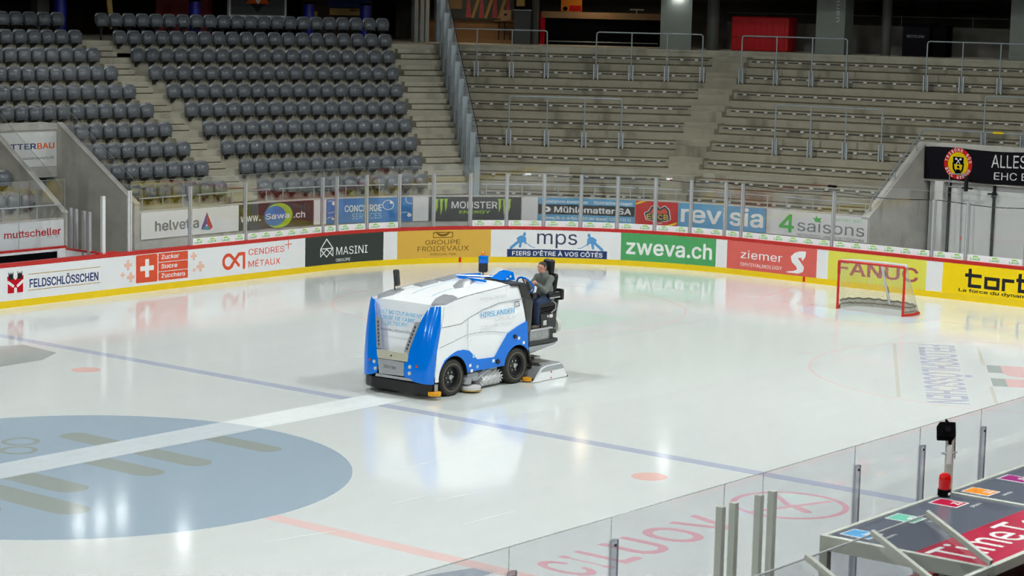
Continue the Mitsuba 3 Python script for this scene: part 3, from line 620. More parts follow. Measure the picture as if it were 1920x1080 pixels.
bs(k, 'maple_edge', em_.buffer(.02), 'mat_white2'); bs(k, 'maple_emblem', em_, 'mat_charcoal', .003); bs(k, 'maple_face', unary_union([em_.buffer(-.045).intersection(sbox(31., 1.36, 32, 1.7)), LineString([(31.5, 1.1), (31.72, 1.1)]).buffer(.02)]), 'mat_orange_red', .006)
for i_, c_ in enumerate('EHCB'): part(k, 'lettering', txt(c_, 31.325+i_*.138, 1.185, .115, .15, fwl, .0225, .025), 'mat_ochre')
k = banner('light blue banner with very large white lettering', 32.1, 34.30, 'mat_sky2'); bw(k, 'revisia', 32.16, 1.16, 2.08, .50, 'mat_white')
k = banner('white banner with a big green number and dark lettering', 34.33, 37.56, 'mat_white2')
bs(k, 'green_figure', P2((35.02, 1.62), (35.02, 1.29), (35.1, 1.29), (35.1, 1.20), (35.02, 1.20), (35.02, 1.08), (34.91, 1.08), (34.91, 1.20), (34.66, 1.20), (34.66, 1.28), (34.92, 1.62)).difference(P2((34.78, 1.29), (34.91, 1.29), (34.91, 1.47))), 'mat_leaf')
bw(k, 'saisons', 35.22, 1.165, 2.24, .335, 'mat_grey', bold=False); bw(k, 'PAYSAGISTES  LANDSCHAFTSGÄRTNER', 35.22, 1.01, 2.24, .075, 'mat_darkgrey', bold=False); bw(k, "ICI C'EST VERT!", 36.45, 1.56, .92, .07, 'mat_leaf', bold=False)
bs(k, 'green_leaf', P2((35.72, 1.60), (35.82, 1.56), (35.84, 1.66), (35.9, 1.58), (36.04, 1.60), (35.98, 1.52), (36.02, 1.46), (35.82, 1.47)), 'mat_leaf')
k = banner('white banner with bold red lettering at the left edge', 9.6, 14.28, 'mat_white'); bw(k, 'muttscheller', 12.34, 1.34, 1.84, .175, 'mat_signred'); bw(k, 'PEINTURE', 13.73, 1.27, .36, .05, 'mat_lightgrey', bold=False)

# ================================================================ player tunnel at the left
tn = struct('wall_tunnel_left', 'sloping concrete walls of the players\' tunnel')
def side_wall(x0, x1, prof, y_end, m='mat_concrete_wall'): return prism(Polygon(prof), lambda a, b, c: np.stack([c, a, b], -1), x0, x1)
prof = [(17.5, 0), (17.5, 1.95), (20.72, 3.98), (21.4, 3.98), (21.4, 0)]
part(tn, 'side_wall', side_wall(W2X, W2X+.16, prof, 0), 'mat_concrete_wall'); part(tn, 'side_wall', side_wall(W1X-.16, W1X, [(17.5, 0), (17.5, 1.86), (21.2, 4.38), (21.4, 4.38), (21.4, 0)], 0), 'mat_concrete_wall')
part(tn, 'coping', [prism(Polygon([(17.48, 1.95), (20.72, 3.99), (20.72, 4.03), (17.48, 1.99)]), lambda a, b, c: np.stack([c, a, b], -1), W2X-.01, W2X+.18), prism(Polygon([(17.48, 1.86), (21.2, 4.38), (21.2, 4.42), (17.48, 1.90)]), lambda a, b, c: np.stack([c, a, b], -1), W1X-.18, W1X+.01)], 'mat_concrete_wall')
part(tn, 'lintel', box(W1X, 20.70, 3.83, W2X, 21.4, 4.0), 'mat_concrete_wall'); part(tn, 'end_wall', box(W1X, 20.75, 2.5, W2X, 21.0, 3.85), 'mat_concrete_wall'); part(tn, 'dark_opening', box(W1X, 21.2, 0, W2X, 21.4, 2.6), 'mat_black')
sg_ = thing('tunnel_sign', 'white sign with navy and orange-red lettering above the players\' tunnel', 'sign')
ft = frame([W1X, 20.75, 0], 0.)
part(sg_, 'panel', slab(ft, .04, 2.28, 2.81, 3.77, 0, .03), 'mat_white2'); part(sg_, 'lettering', txt('RITTER', .32, 3.31, 1.24, .15, ft, .031, .034), 'mat_navy'); part(sg_, 'lettering', txt('BAU', 1.60, 3.31, .60, .15, ft, .031, .034), 'mat_rust')
part(sg_, 'lettering', txt('Bauunternehmung AG', .98, 3.02, 1.22, .075, ft, .031, .034, bold=False), 'mat_grey'); part(sg_, 'square_mark', prism(P2((.12, 3.28), (.30, 3.28), (.30, 3.48)), ft, .031, .034), 'mat_navy')
for j, (lab, off) in enumerate((('right-hand', 0), ('left-hand', 1))):
    x_ = (W2X, W1X)[off]
    gpn = thing('tunnel_glass', f'clear glass balustrade on the {lab} sloping tunnel wall', 'glass panel')
    y0, z0, y1, z1 = ((17.6, 2.0, 20.6, 3.93), (17.6, 1.95, 21., 4.28))[off]; xx = x_+(.08 if off == 0 else -.08)
    part(gpn, 'pane', trimesh.Trimesh([[xx, y0, z0], [xx, y1, z1], [xx, y1, z1+.62], [xx, y0, z0+.62]], [[0, 1, 2], [0, 2, 3]], process=False), 'mat_hazy'); part(gpn, 'edge', tube([[xx, y0, z0+.62], [xx, y1, z1+.62]], .008, 4), 'mat_glass_edge')
# second boards at the tunnel mouth
f2 = on_boards(1.25)
b2 = struct('wall_bench', 'low white boards with a red cap beside the tunnel')
part(b2, 'board_run', [slab(f2, 6., 13.38, 0, 1.15, -.1, 0, 1), box(13.36, 15.25, 0, 13.46, 16.35, 1.10)], 'mat_board_white'); part(b2, 'cap_rail', [slab(f2, 6., 13.38, 1.15, 1.20, -.11, .01, 1), box(13.34, 15.22, 1.10, 13.48, 16.36, 1.14)], 'mat_cap_red')
part(b2, 'black_opening', slab(f2, 6., 13.05, .84, 1.08, .0, .02, 1), 'mat_black')
hr_ = thing('handrail', 'grey handrail above the white banner with bold red lettering at the left edge', 'handrail', 'handrails on the front wall')
part(hr_, 'rail', tube([Bd(8, 2.58, 2.10), Bd(14.3, 2.58, 2.10)], .022, 8), 'mat_galv_light')
for s_ in (10.2, 11.3, 12.4, 13.5): part(hr_, 'post', tube([Bd(s_, 2.58, 1.75), Bd(s_, 2.58, 2.1)], .018, 6), 'mat_galv_light')
for i, (s0, s1) in enumerate(((8.2, 11.9), (11.94, 13.36))):
    gp_ = thing('bench_glass', ('left' if i == 0 else 'right')+' clear glass pane above the low boards left of the tunnel', 'glass panel')
    a_, b_ = Bd(s0, 1.3, 1.2), Bd(s1, 1.3, 1.2); q_ = np.array([a_, b_, b_+[0, 0, 1.7], a_+[0, 0, 1.7]]); part(gp_, 'pane', trimesh.Trimesh(q_, [[0, 1, 2], [0, 2, 3]], process=False), 'mat_hazy'); part(gp_, 'edge', [tube([q_[3], q_[2]], .007, 4), tube([q_[1], q_[2]], .009, 4)], 'mat_glass_edge')
for i, (x_, y_, h_) in enumerate(((13.46, 16.2, 2.17), (13.43, 15.95, 2.16), (13.39, 15.6, 2.14), (13.36, 15.35, 2.14))):
    gp_ = thing('gate_post', f'{ORD[i]} upright of the small glass gate at the tunnel mouth, counted from the left', 'post', 'gate posts at the tunnel mouth'); part(gp_, 'upright', box(x_-.04, y_-.04, .0, x_+.04, y_+.04, h_), 'mat_post')
gp_ = thing('gate_post', 'single white-grey upright standing on the red cap in the tunnel mouth', 'post'); part(gp_, 'upright', box(*(Bd(13.56, .02, ZT)-[.05, 0, 0]), *(Bd(13.56, .1, 2.55)+[.05, 0, 0])), 'mat_white2'); part(gp_, 'cap', box(*(Bd(13.40, .02, ZT)), *(Bd(14.0, .15, 1.12))), 'mat_cap_red')

# ================================================================ passage at the right with the black banner
XP, YP = 35.7, 3.73
ps = struct('wall_passage', 'concrete walls of the passage at the right')
pf = [(32.5, 0), (32.5, 1.70), (35.75, 3.74), (36.4, 3.74), (36.4, 0)]
part(ps, 'side_wall', prism(Polygon(pf), lambda a, b, c: np.stack([a, c, b], -1), YP, YP+.2), 'mat_concrete_wall')
part(ps, 'coping', prism(Polygon([(32.45, 1.68), (35.75, 3.75), (36., 3.75), (36., 3.80), (35.73, 3.80), (32.43, 1.73)]), lambda a, b, c: np.stack([a, c, b], -1), YP-.03, YP+.22), 'mat_concrete_wall')
part(ps, 'lintel', box(XP, -6, 2.66, XP+.4, YP, 3.80), 'mat_concrete_wall'); part(ps, 'pillar', box(XP-.05, 3.05, 0, XP+.15, 3.32, 2.68), 'mat_white2')
fp = frame([XP, 3.73, 0], -math.pi/2)
bn = thing('fan_banner', 'black cloth banner with a round red and yellow badge and white lettering', 'banner')
def wav(a, b, c): return fp(np.asarray(a), np.asarray(b)+.02*np.sin(np.asarray(a)*2.1), np.asarray(c)+.03+.025*np.sin(np.asarray(a)*4.3+np.asarray(b)*2.2))
part(bn, 'cloth', slab(wav, .03, 6.5, 2.72, 3.68, 0, .012, 60), 'mat_offblack')
cx_, cz_ = 1.14, 3.22
part(bn, 'badge_ring', prism(disc(cx_, cz_, .47), wav, .02, .024, .2), 'mat_bright_red'); part(bn, 'badge_disc', prism(disc(cx_, cz_, .34), wav, .026, .03, .2), 'mat_emblem_yellow')
fig = unary_union([P2((cx_-.18, cz_+.2), (cx_+.18, cz_+.2), (cx_+.17, cz_-.02), (cx_-.17, cz_-.02)), LineString([(cx_-.17, cz_), (cx_-.15, cz_-.16), (cx_-.06, cz_-.28)]).buffer(.025), LineString([(cx_+.17, cz_), (cx_+.15, cz_-.16), (cx_+.06, cz_-.28)]).buffer(.025), disc(cx_, cz_-.1, .04, 16), P2((cx_-.1, cz_-.33), (cx_+.1, cz_-.33), (cx_+.06, cz_-.17), (cx_-.06, cz_-.17))])
part(bn, 'badge_figure', prism(fig, wav, .032, .035, .2), 'mat_black'); part(bn, 'badge_axes', prism(unary_union([LineString([(cx_-.06, cz_), (cx_+.06, cz_+.15)]).buffer(.012), LineString([(cx_+.06, cz_), (cx_-.06, cz_+.15)]).buffer(.012), disc(cx_-.08, cz_+.14, .035, 12), disc(cx_+.08, cz_+.14, .035, 12)]), wav, .036, .039, .2), 'mat_white')
def ringtext(s_, r, t0, t1, flip):
    out = []
    for i, ch in enumerate(s_):
        if ch == ' ': continue
        t_ = math.radians(t0+(t1-t0)*i/(len(s_)-1)); rot = t_-math.pi/2 if not flip else t_+math.pi/2
        m_ = txt(ch, -.032, -.04, .064, .085, lambda a, b, c: np.stack([a, b, c], -1), .026, .029)
        v = m_.vertices; out.append(trimesh.Trimesh(wav(cx_+r*math.cos(t_)+v[:, 0]*math.cos(rot)-v[:, 1]*math.sin(rot), cz_+r*math.sin(t_)+v[:, 0]*math.sin(rot)+v[:, 1]*math.cos(rot), v[:, 2]), m_.faces, process=False))
    return out
part(bn, 'badge_lettering', ringtext('TRIBÜNE SÜD', .405, 168, 12, False)+ringtext('BIEL BIENNE', .405, 205, 335, True), 'mat_white')
part(bn, 'lettering', txt('ALLES', 2.2, 3.215, 1.12, .37, wav, .02, .024, bold=False), 'mat_white2'); part(bn, 'lettering', txt('EHC BIEL', 2.3, 2.86, 1.7, .215, wav, .02, .024, bold=False), 'mat_white2')
gt = thing('passage_gate', 'pale grey sheet gate with dark uprights below the black banner', 'gate')
part(gt, 'sheet', box(XP+.2, -6, 0, XP+.25, 3.6, 2.7), 'mat_white2')
for y_ in (2.93, 1.48): part(gt, 'dark_post', box(XP+.12, y_-.035, 0, XP+.19, y_+.035, 2.68), 'mat_charcoal')
part(gt, 'hinge', [box(XP+.02, 1.48-.12, 2.38, XP+.12, 1.48+.16, 2.42), box(XP+.02, 1.4, 2.30, XP+.12, 1.5, 2.46)], 'mat_charcoal')
lt_ = thing('lighting_stand', 'grey mast with a tubular frame, standing before the pale gate', 'stand')
part(lt_, 'mast', tube([[XP-.25, 2.28, 0], [XP-.25, 2.32, 2.55]], .03, 8), 'mat_galv_light'); part(lt_, 'tape', tube([[XP-.25, 2.287, 1.02], [XP-.25, 2.29, 1.10]], .032, 8), 'mat_orange_red')
part(lt_, 'frame', tube([[XP-.25, 2.75, 2.55], [XP-.25, 2.75, 2.93], [XP-.25, 2.22, 2.95], [XP-.25, 2.22, 2.58]], .022, 6, closed=True), 'mat_galv_light'); part(lt_, 'bracket', [box(XP-.3, 2.0, 2.52, XP-.2, 2.3, 2.56), box(XP-.3, 2.16, 2.45, XP-.2, 2.24, 2.9)], 'mat_charcoal')
hr_ = thing('handrail', 'long grey handrail running up the sloping wall and along the top of the passage', 'handrail')
hp = [[32.69, YP+.1, 1.72], [32.69, YP+.1, 2.17], [35.75, YP+.1, 4.17], [35.9, YP-.2, 4.19], [35.9, -5, 4.19]]
part(hr_, 'rail', tube(rounded(hp, .25), .026, 8), 'mat_galv', smooth=40)
for x_, z_ in ((34.1, 2.72), (35.35, 3.52)): part(hr_, 'post', tube([[x_, YP+.1, z_], [x_, YP+.1, z_+.42]], .02, 6), 'mat_galv')
for y_ in (3.38, 2.0, .6): part(hr_, 'post', tube([[35.9, y_, 3.78], [35.9, y_, 4.19]], .02, 6), 'mat_galv')
part(hr_, 'yellow_tape', tube([[35.9, 1.65, 4.19], [35.9, 1.3, 4.19]], .032, 8), 'mat_emblem_yellow')

# ================================================================ concourse behind the stands
cc = struct('trim_concourse', 'concrete floor of the concourse')
cpoly = Polygon([polar(R0+8*TD+lipd, t_, 0)[:2] for t_ in np.linspace(-.45, th_div(R0+8*TD+lipd+.1), 24)]+[polar(R0+22, t_, 0)[:2] for t_ in np.linspace(.62, -.45, 12)])
part(cc, 'slab', prism(cpoly, on_ice(), ZF-.4, ZF-.015), 'mat_concrete')
rl0, rl1 = row_line(8*TD+HS, None, 20), row_line(8*TD+17, None, 20)
part(cc, 'slab', prism(Polygon(rl0+rl1[::-1]), on_ice(), ZF-.5, ZF), 'mat_concrete')
mat('timber', (120, 88, 52), .7); mat('grey_panel', (60, 66, 66), .6); mat('column', (112, 118, 112), .7); mat('column2', (74, 76, 72), .7); mat('sofa_red', (190, 16, 26), .6); mat('counter', (140, 112, 78), .6); mat('blue_bin', (30, 36, 150), .4); mat('red_wall', (110, 14, 18), .6); mat('brown_dark', (52, 36, 20), .7)
FS = frame([25., 25.4, 0], math.radians(-15))     # behind the seats
A_ = lambda a0, a1, z0, z1, w0, w1, fn=FA: slab(fn, a0, a1, z0, z1, -w1, -w0)
wbk = struct('wall_back', 'dark walls and ceiling at the back of the concourse')
part(wbk, 'panel', A_(-10.5, 22, ZF-.3, 9.2, 15.5, 15.8), 'mat_concrete_dark'); part(wbk, 'panel', A_(-3, 40, ZF-.3, 9.2, 16.2, 16.5, FB), 'mat_concrete_dark'); part(wbk, 'panel', A_(-22, 12.2, ZF-.3, 9.2, 9.0, 9.3, FS), 'mat_brown_dark')
spoly = Polygon([polar(R0+7.*TD, t_, 0)[:2] for t_ in np.linspace(-.45, th_div(R0+7*TD), 24)]+[polar(R0+22, t_, 0)[:2] for t_ in np.linspace(.62, -.45, 12)])
part(wbk, 'soffit', prism(spoly, on_ice(), 8.3, 8.6), 'mat_concrete_dark'); part(wbk, 'soffit', prism(Polygon(row_line(8*TD-1.5, None, 24)+rl1[::-1]), on_ice(), 8.3, 8.6), 'mat_concrete_dark')
tw = thing('timber_counter', 'timber-clad ledge below the wall mural at the top of the terrace', 'counter'); part(tw, 'front', A_(-8.6, -5.5, ZF, 7.0, 10.5, 10.9), 'mat_timber'); part(tw, 'top', A_(-8.6, -5.45, 7.0, 7.04, 10.4, 11.0), 'mat_brown_dark'); part(tw, 'step', A_(-8.6, -5.0, ZF, 6.34, 9.9, 10.5), 'mat_timber')
mu = thing('wall_mural', 'dark mural of slanting brick-red and grey strokes above the timber ledge', 'mural')
part(mu, 'panel', A_(-8.4, -5.5, 7.05, 8.6, 10.95, 11.0), 'mat_grey_panel'); fm = lambda a, b, c: FA(a, b, np.asarray(c)-10.94)
for j in range(7): part(mu, 'stroke', prism(P2((-7.3+j*.24, 7.08), (-7.2+j*.24, 7.08), (-6.75+j*.24, 8.4), (-6.9+j*.24, 8.4)) if j % 2 else P2((-7.25+j*.24, 7.1), (-7.05+j*.24, 7.1), (-7.1+j*.24, 7.8), (-7.2+j*.24, 7.8)), fm, 0, .004), 'mat_maroon' if j % 2 == 0 else 'mat_gold')
part(mu, 'board', A_(-7.95, -7.38, 7.4, 8.0, 10.9, 10.95), 'mat_counter')
bx = thing('cardboard_box', 'small tan box standing on the folding table at the top of the terrace', 'box'); part(bx, 'carton', A_(-5.88, -5.5, 7.04, 7.4, 10.0, 10.3), 'mat_counter'); part(bx, 'mark', A_(-5.76, -5.66, 7.2, 7.28, 9.99, 10.0), 'mat_charcoal')
ft_ = thing('folding_table', 'narrow folding table at the right end of the timber ledge', 'table'); part(ft_, 'table_top', A_(-6.1, -5.4, 7.0, 7.04, 9.95, 10.35), 'mat_timber'); part(ft_, 'leg', [A_(-5.95, -5.92, ZF, 7.0, 10, 10.03), A_(-5.75, -5.72, ZF, 7.0, 10, 10.03)], 'mat_black')
cb = thing('drinks_cabinet', 'grey cabinet left of the slim column beside the bar', 'cabinet'); part(cb, 'body', A_(-5.36, -4.78, ZF, 7.4, 9.6, 10.2), 'mat_grey_panel'); part(cb, 'top', A_(-5.4, -4.74, 7.4, 7.43, 9.55, 10.25), 'mat_galv'); part(cb, 'poster', A_(-5.3, -5.0, 7.55, 7.8, 9.7, 9.72), 'mat_gold')
def column(label, a0, a1, w0, w1, fn, m='mat_column', round_=False):
    t_ = thing('column', label, 'column')
    if round_: whole(t_, tube([fn(np.array((a0+a1)/2), np.array(z_), np.array(-w0)) for z_ in (ZF, 9.2)], (a1-a0)/2, 16), m, smooth=40)
    else: whole(t_, A_(a0, a1, ZF, 9.2, w0, w1, fn), m)
column('slim dark column at the left end of the bar', -4.75, -4.5, 9.9, 10.2, FA, 'mat_column2', True)
bar = thing('bar_counter', 'long bar with a tan counter top and black front at the top of the terrace', 'bar')
part(bar, 'front', A_(-4.4, -.2, ZF, 7.16, 11.1, 11.3), 'mat_black'); part(bar, 'counter_top', A_(-4.5, -.2, 7.16, 7.39, 10.95, 11.9), 'mat_counter'); part(bar, 'side_panel', A_(-4.55, -4.38, ZF, 7.36, 10.98, 11.8), 'mat_signred'); part(bar, 'foot_rail', tube([FA(np.array(a), np.array(ZF+.12), np.array(-11.02)) for a in (-4.3, -.3)], .02, 6), 'mat_galv')
po = thing('poster', 'orange and red poster standing on the bar', 'poster'); part(po, 'sheet', A_(-3.86, -3.1, 7.4, 7.95, 11.6, 11.63), 'mat_amber'); fq = lambda a, b, c: FA(a, b, np.asarray(c)-11.59); part(po, 'red_block', A_(-3.55, -3.12, 7.42, 7.62, 11.585, 11.6), 'mat_red'); part(po, 'mark', prism(disc(-3.7, 7.5, .08, 16), fq, 0, .006), 'mat_black')
tp_ = thing('beer_tap', 'shiny beer tap standing on the bar near the thick column', 'tap'); part(tp_, 'font', tube([FA(np.array(-1.1), np.array(z_), np.array(-11.3)) for z_ in (7.39, 7.52)], .02, 8), 'mat_alu'); part(tp_, 'crossbar', tube([FA(np.array(a), np.array(7.52), np.array(-11.3)) for a in (-1.35, -.85)], .03, 8), 'mat_alu')
t_ = thing('column', 'thick square column right of the bar, pale on its left face', 'column'); whole(t_, A_(-.10, .95, ZF, 9.2, 6.75, 7.6, FA), 'mat_column')
column('round grey column right of the thick square column', 1.45, 1.88, 8., 8.2, FA, 'mat_column2', True)
wk = thing('parapet', 'long low grey wall along the back of the concourse', 'wall'); whole(wk, A_(-3.4, 12., ZF, 7.18, 10.5, 10.7, FB), 'mat_concrete_dark')
rk = thing('wall_rail', 'thin railing on the low grey wall at the back', 'railing'); part(rk, 'rail', tube([FB(np.array(a), np.array(7.5), np.array(-10.6)) for a in (-3.4, 12)], .012, 6), 'mat_galv')
for a_ in (-2., .5, 3., 5.5, 8., 10.): part(rk, 'post', tube([FB(np.array(a_), np.array(z_), np.array(-10.6)) for z_ in (7.18, 7.5)], .012, 6), 'mat_galv')
sf = thing('covered_stall', 'folded stall under a bright red cover at the top of the terrace', 'stall')
w_ = 8.6; so = [FB(np.array(a), np.array(z), np.array(c)) for a in (-2.36, -.36) for z in (ZF+.06, 7.33) for c in (-w_, -w_-.7)]
part(sf, 'cover', mtri(m3.Manifold.batch_hull([m3.Manifold.sphere(.06, 8).translate([float(x) for x in p]) for p in so])), 'mat_sofa_red', smooth=50); part(sf, 'seam', A_(-2.4, -.32, 6.66, 6.68, w_-.075, w_-.06, FB), 'mat_red_wall')
for j in range(9): part(sf, 'fold', tube([FB(np.array(-2.2+j*.22), np.array(z_), np.array(-w_+.05)) for z_ in (6.3, 7.2)], .025, 6), 'mat_sofa_red')
t_ = thing('column', 'pale square column with faint vertical lettering, right of the red covered stall', 'column'); part(t_, 'shaft', A_(1.3, 2.3, ZF, 9.2, 6.9, 7.7, FB), 'mat_column'); fc = lambda a, b, c: FB(a, b, np.asarray(c)-6.89)
vt = meshkit.text_mesh('uam', 1., depth=1.); v = vt.vertices; part(t_, 'lettering', fixo(trimesh.Trimesh(fc(2.1-v[:, 1]*.14, 7.25+v[:, 0]*.27, v[:, 2]*.003), vt.faces, process=False)), 'mat_lightgrey')
column('slim round column beside the black recycling bin', 3.2, 3.52, 8., 8.1, FB, 'mat_column2', True)
column('pale column at the right edge of the picture', 7.8, 8.9, 6.9, 7.7, FB)
rb_ = thing('recycling_bin', 'black recycling bin against the low grey wall', 'bin'); part(rb_, 'body', A_(3.86, 4.76, ZF, 7.2, 8.2, 9., FB), 'mat_offblack'); part(rb_, 'lid', A_(3.82, 4.8, 7.2, 7.3, 8.15, 9.05, FB), 'mat_black'); fb2 = lambda a, b, c: FB(a, b, np.asarray(c)-8.19); part(rb_, 'lettering', txt('RECYCLING', 4.0, 6.83, .6, .085, fb2, 0, .004), 'mat_grey'); part(rb_, 'side_bin', A_(4.85, 5.3, ZF, 7.25, 8.3, 9., FB), 'mat_black')
# behind the seats
def S_(t_, n_, a0, a1, z0, z1, w0, w1, m): return part(t_, n_, A_(a0, a1, z0, z1, w0, w1, FS), m)
t_ = thing('column', 'grey column behind the top row of the left seating block', 'column'); whole(t_, A_(-3.5, -3.1, ZF, 9.2, 2., 2.5, FS), 'mat_column2')
for a_, lab in ((-2.9, 'by the left stairs'), (1.9, 'in front of the red wall'), (6.3, 'right of the club screen'), (8.6, 'at the right end')):
    t_ = thing('blue_bin', f'round blue bin behind the top seats, {lab}', 'bin'); part(t_, 'body', tube([FS(np.array(a_), np.array(z_), np.array(-1.6)) for z_ in (ZF, 7.45)], .19, 14), 'mat_blue_bin', smooth=40); part(t_, 'lid', tube([FS(np.array(a_), np.array(z_), np.array(-1.6)) for z_ in (7.45, 7.52)], .2, 14), 'mat_black')
t_ = thing('plank', 'pale timber board leaning at the left end of the top seat row', 'plank'); part(t_, 'board', hull([FS(np.array(a), np.array(z), np.array(c)) for a, z in ((-1.68, 8.), (-1.5, 8.), (-1.35, 6.5), (-1.5, 6.5)) for c in (-.9, -.97)]), 'mat_gold')
t_ = thing('red_wall', 'dark red wall panel behind the top seat row', 'wall panel'); whole(t_, A_(1.2, 3.3, ZF, 8.4, 3.0, 3.1, FS), 'mat_red_wall')
sc_ = thing('club_screen', 'white-framed grey screen with a red and blue club emblem behind the top seat row', 'screen')
S_(sc_, 'panel', 3.38, 5.52, 7.03, 8.5, 1.9, 1.98, 'mat_darkgrey'); S_(sc_, 'frame', 3.33, 3.40, 6.98, 8.5, 1.86, 1.99, 'mat_white2'); S_(sc_, 'frame', 5.5, 5.57, 6.98, 8.5, 1.86, 1.99, 'mat_white2'); S_(sc_, 'frame', 3.33, 5.57, 6.96, 7.03, 1.86, 1.99, 'mat_white2'); S_(sc_, 'stand', 4.2, 4.7, ZF, 7., 1.9, 1.96, 'mat_charcoal')
fs2 = lambda a, b, c: FS(a, b, np.asarray(c)-1.89)
for nm, pg, m_, u_ in (('emblem_black', P2((3.9, 7.62), (4.3, 7.3), (4.45, 7.12), (4.6, 7.3), (5.05, 7.62), (4.8, 7.9), (4.1, 7.9)), 'mat_charcoal', 0), ('emblem_orange', P2((4.0, 7.42), (4.9, 7.42), (4.72, 7.75), (4.2, 7.75)), 'mat_rust', .004), ('emblem_blue', P2((4.2, 7.55), (4.32, 7.85), (4.6, 7.85), (4.72, 7.55), (4.55, 7.66), (4.46, 7.5), (4.36, 7.66)), 'mat_navy', .008), ('emblem_white', P2((4.36, 7.52), (4.46, 7.40), (4.56, 7.52), (4.46, 7.6)), 'mat_white', .012)):
    part(sc_, nm, prism(pg, fs2, u_, u_+.003), m_)
t_ = thing('kiosk_front', 'dark kiosk front with a pale lettered strip behind the top seats', 'kiosk'); S_(t_, 'wall', 7.0, 9.9, ZF, 8.5, 3.2, 3.3, 'mat_brown_dark'); S_(t_, 'window', 8.0, 9.8, 7.36, 8.0, 3.17, 3.2, 'mat_navy'); S_(t_, 'strip', 8.1, 9.8, 7.08, 7.32, 3.16, 3.2, 'mat_gold'); part(t_, 'lettering', txt('GAME IS BACK', 8.9, 7.22, .8, .07, lambda a, b, c: FS(a, b, np.asarray(c)-3.16), 0, .004), 'mat_charcoal'); S_(t_, 'box', 7.15, 7.5, 6.9, 7.2, 3., 3.2, 'mat_gold')
t_ = thing('roller_gate', 'grey steel shutter posts left of the glass divider', 'shutter')
for a_ in (10.15, 10.4, 10.62, 11.15): S_(t_, 'upright', a_, a_+.16, ZF, 8.6, .8, 1., 'mat_galv')
# ceiling far above, out of the picture
cl_ = struct('ceiling', 'hall ceiling'); scene[cl_] = mikit.ply(box(-50, -48, 17, 62, 48, 17.3), 'mat_concrete_dark')
oc = struct('wall_outer', 'outer hall walls'); scene[oc] = mikit.ply(join([slab(on_boards(29.), -30, X0, 0, 17, -.3, 0, 4), slab(on_boards(29.), X0, X0+QA, 0, 17, -.3, 0, 12), slab(on_boards(29.), X0+QA, X0+QA+2*Y0, 0, 17, -.3, 0, 2)]), 'mat_concrete_dark')

# ================================================================ near side: glass, gate posts, bench roof
NX = [-10.63, -9.12, -7.61, -6.09, -4.17, -3.44, -1.55, -.05, 1.5, 3.0, 4.5, 6.0]
YG = -15.08
ng = thing('near_glass_screen', 'clear glass screen in the foreground with translucent uprights', 'glass screen')
for i, (a_, b_) in enumerate(zip(NX[:-1], NX[1:])):
    t_ = part(ng, 'pane', trimesh.Trimesh([[a_+.006, YG, 1.08], [b_-.006, YG, 1.08], [b_-.006, YG, 2.87], [a_+.006, YG, 2.87]], [[0, 1, 2], [0, 2, 3]], process=False), 'mat_hazy'); part(t_, 'edge', [box(a_, YG-.004, 2.868, b_, YG+.004, 2.873), box(b_-.003, YG-.004, 1.08, b_+.0, YG+.004, 2.87)], 'mat_glass_edge')
for i, x_ in enumerate([x for x in NX if x not in (-4.17, -3.44)]):
    t_ = part(ng, 'post', [box(x_-.055, YG-.05, 1.0, x_+.055, YG-.012, 2.655)], 'mat_tint'); part(t_, 'edge_strip', [box(x_-.058, YG-.05, 1.0, x_-.054, YG-.03, 2.655), box(x_+.054, YG-.05, 1.0, x_+.058, YG-.03, 2.655)], 'mat_galv_light'); part(t_, 'bolt', box(x_-.012, YG-.06, 2.6, x_+.012, YG-.05, 2.62), 'mat_black')
for i, x_ in enumerate((-4.28, -4.04, -3.565, -3.31)):
    t_ = thing('gate_post', f'{ORD[i]} of four free aluminium posts standing left of the bench roof', 'post', 'aluminium posts by the bench'); part(t_, 'upright', box(x_-.034, YG-.075, .0, x_+.034, YG-.0, 2.665), 'mat_alu')
ZR = 2.2; RX0, RX1, RY0, RY1 = -3.0, 7.0, -17.42, -15.52
mat('roof_panel', (92, 98, 110), .14, .7); mat('print_crimson', (172, 34, 64), .2, .5)
rf = thing('bench_roof', 'flat dark glossy roof of the bench box with coloured tiles and a crimson lettered band', 'roof')
part(rf, 'panel', box(RX0+.05, RY0+.05, ZR-.03, -.23, RY1-.03, ZR), 'mat_roof_panel'); part(rf, 'panel', box(-.18, RY0+.05, ZR-.03, RX1, RY1-.03, ZR), 'mat_roof_panel')
part(rf, 'frame_bar', [box(RX0, RY1-.05, ZR-.09, RX1, RY1, ZR+.012)], 'mat_alu'); part(rf, 'frame_bar', [box(RX0, RY0, ZR-.09, RX1, RY0+.06, ZR+.012)], 'mat_alu'); part(rf, 'frame_bar', box(RX0, RY0, ZR-.14, RX0+.07, RY1, ZR+.012), 'mat_alu'); part(rf, 'frame_bar', box(-.24, RY0, ZR-.06, -.17, RY1, ZR+.014), 'mat_alu')
part(rf, 'corner_post', box(RX0, RY1-.09, 0, RX0+.09, RY1, ZR), 'mat_alu'); part(rf, 'corner_post', box(RX0, RY0, 0, RX0+.09, RY0+.09, ZR), 'mat_alu'); part(rf, 'side_glass', trimesh.Trimesh([[RX0+.04, RY0, .9], [RX0+.04, RY1, .9], [RX0+.04, RY1, ZR], [RX0+.04, RY0, ZR]], [[0, 1, 2], [0, 2, 3]], process=False), 'mat_tint')
FR = on_ice(0, 0)
top = ZR+.001
part(rf, 'crimson_band', prism(P2((-2.93, RY0+.06), (7, RY0+.06), (7, -16.56), (-2.93, -16.56)), FR, top, top+.002), 'mat_print_crimson')
part(rf, 'lettering', txt('TimeTool', -2.88, -17.13, 2.75, .48, FR, top+.003, top+.005, bold=False), 'mat_white2')
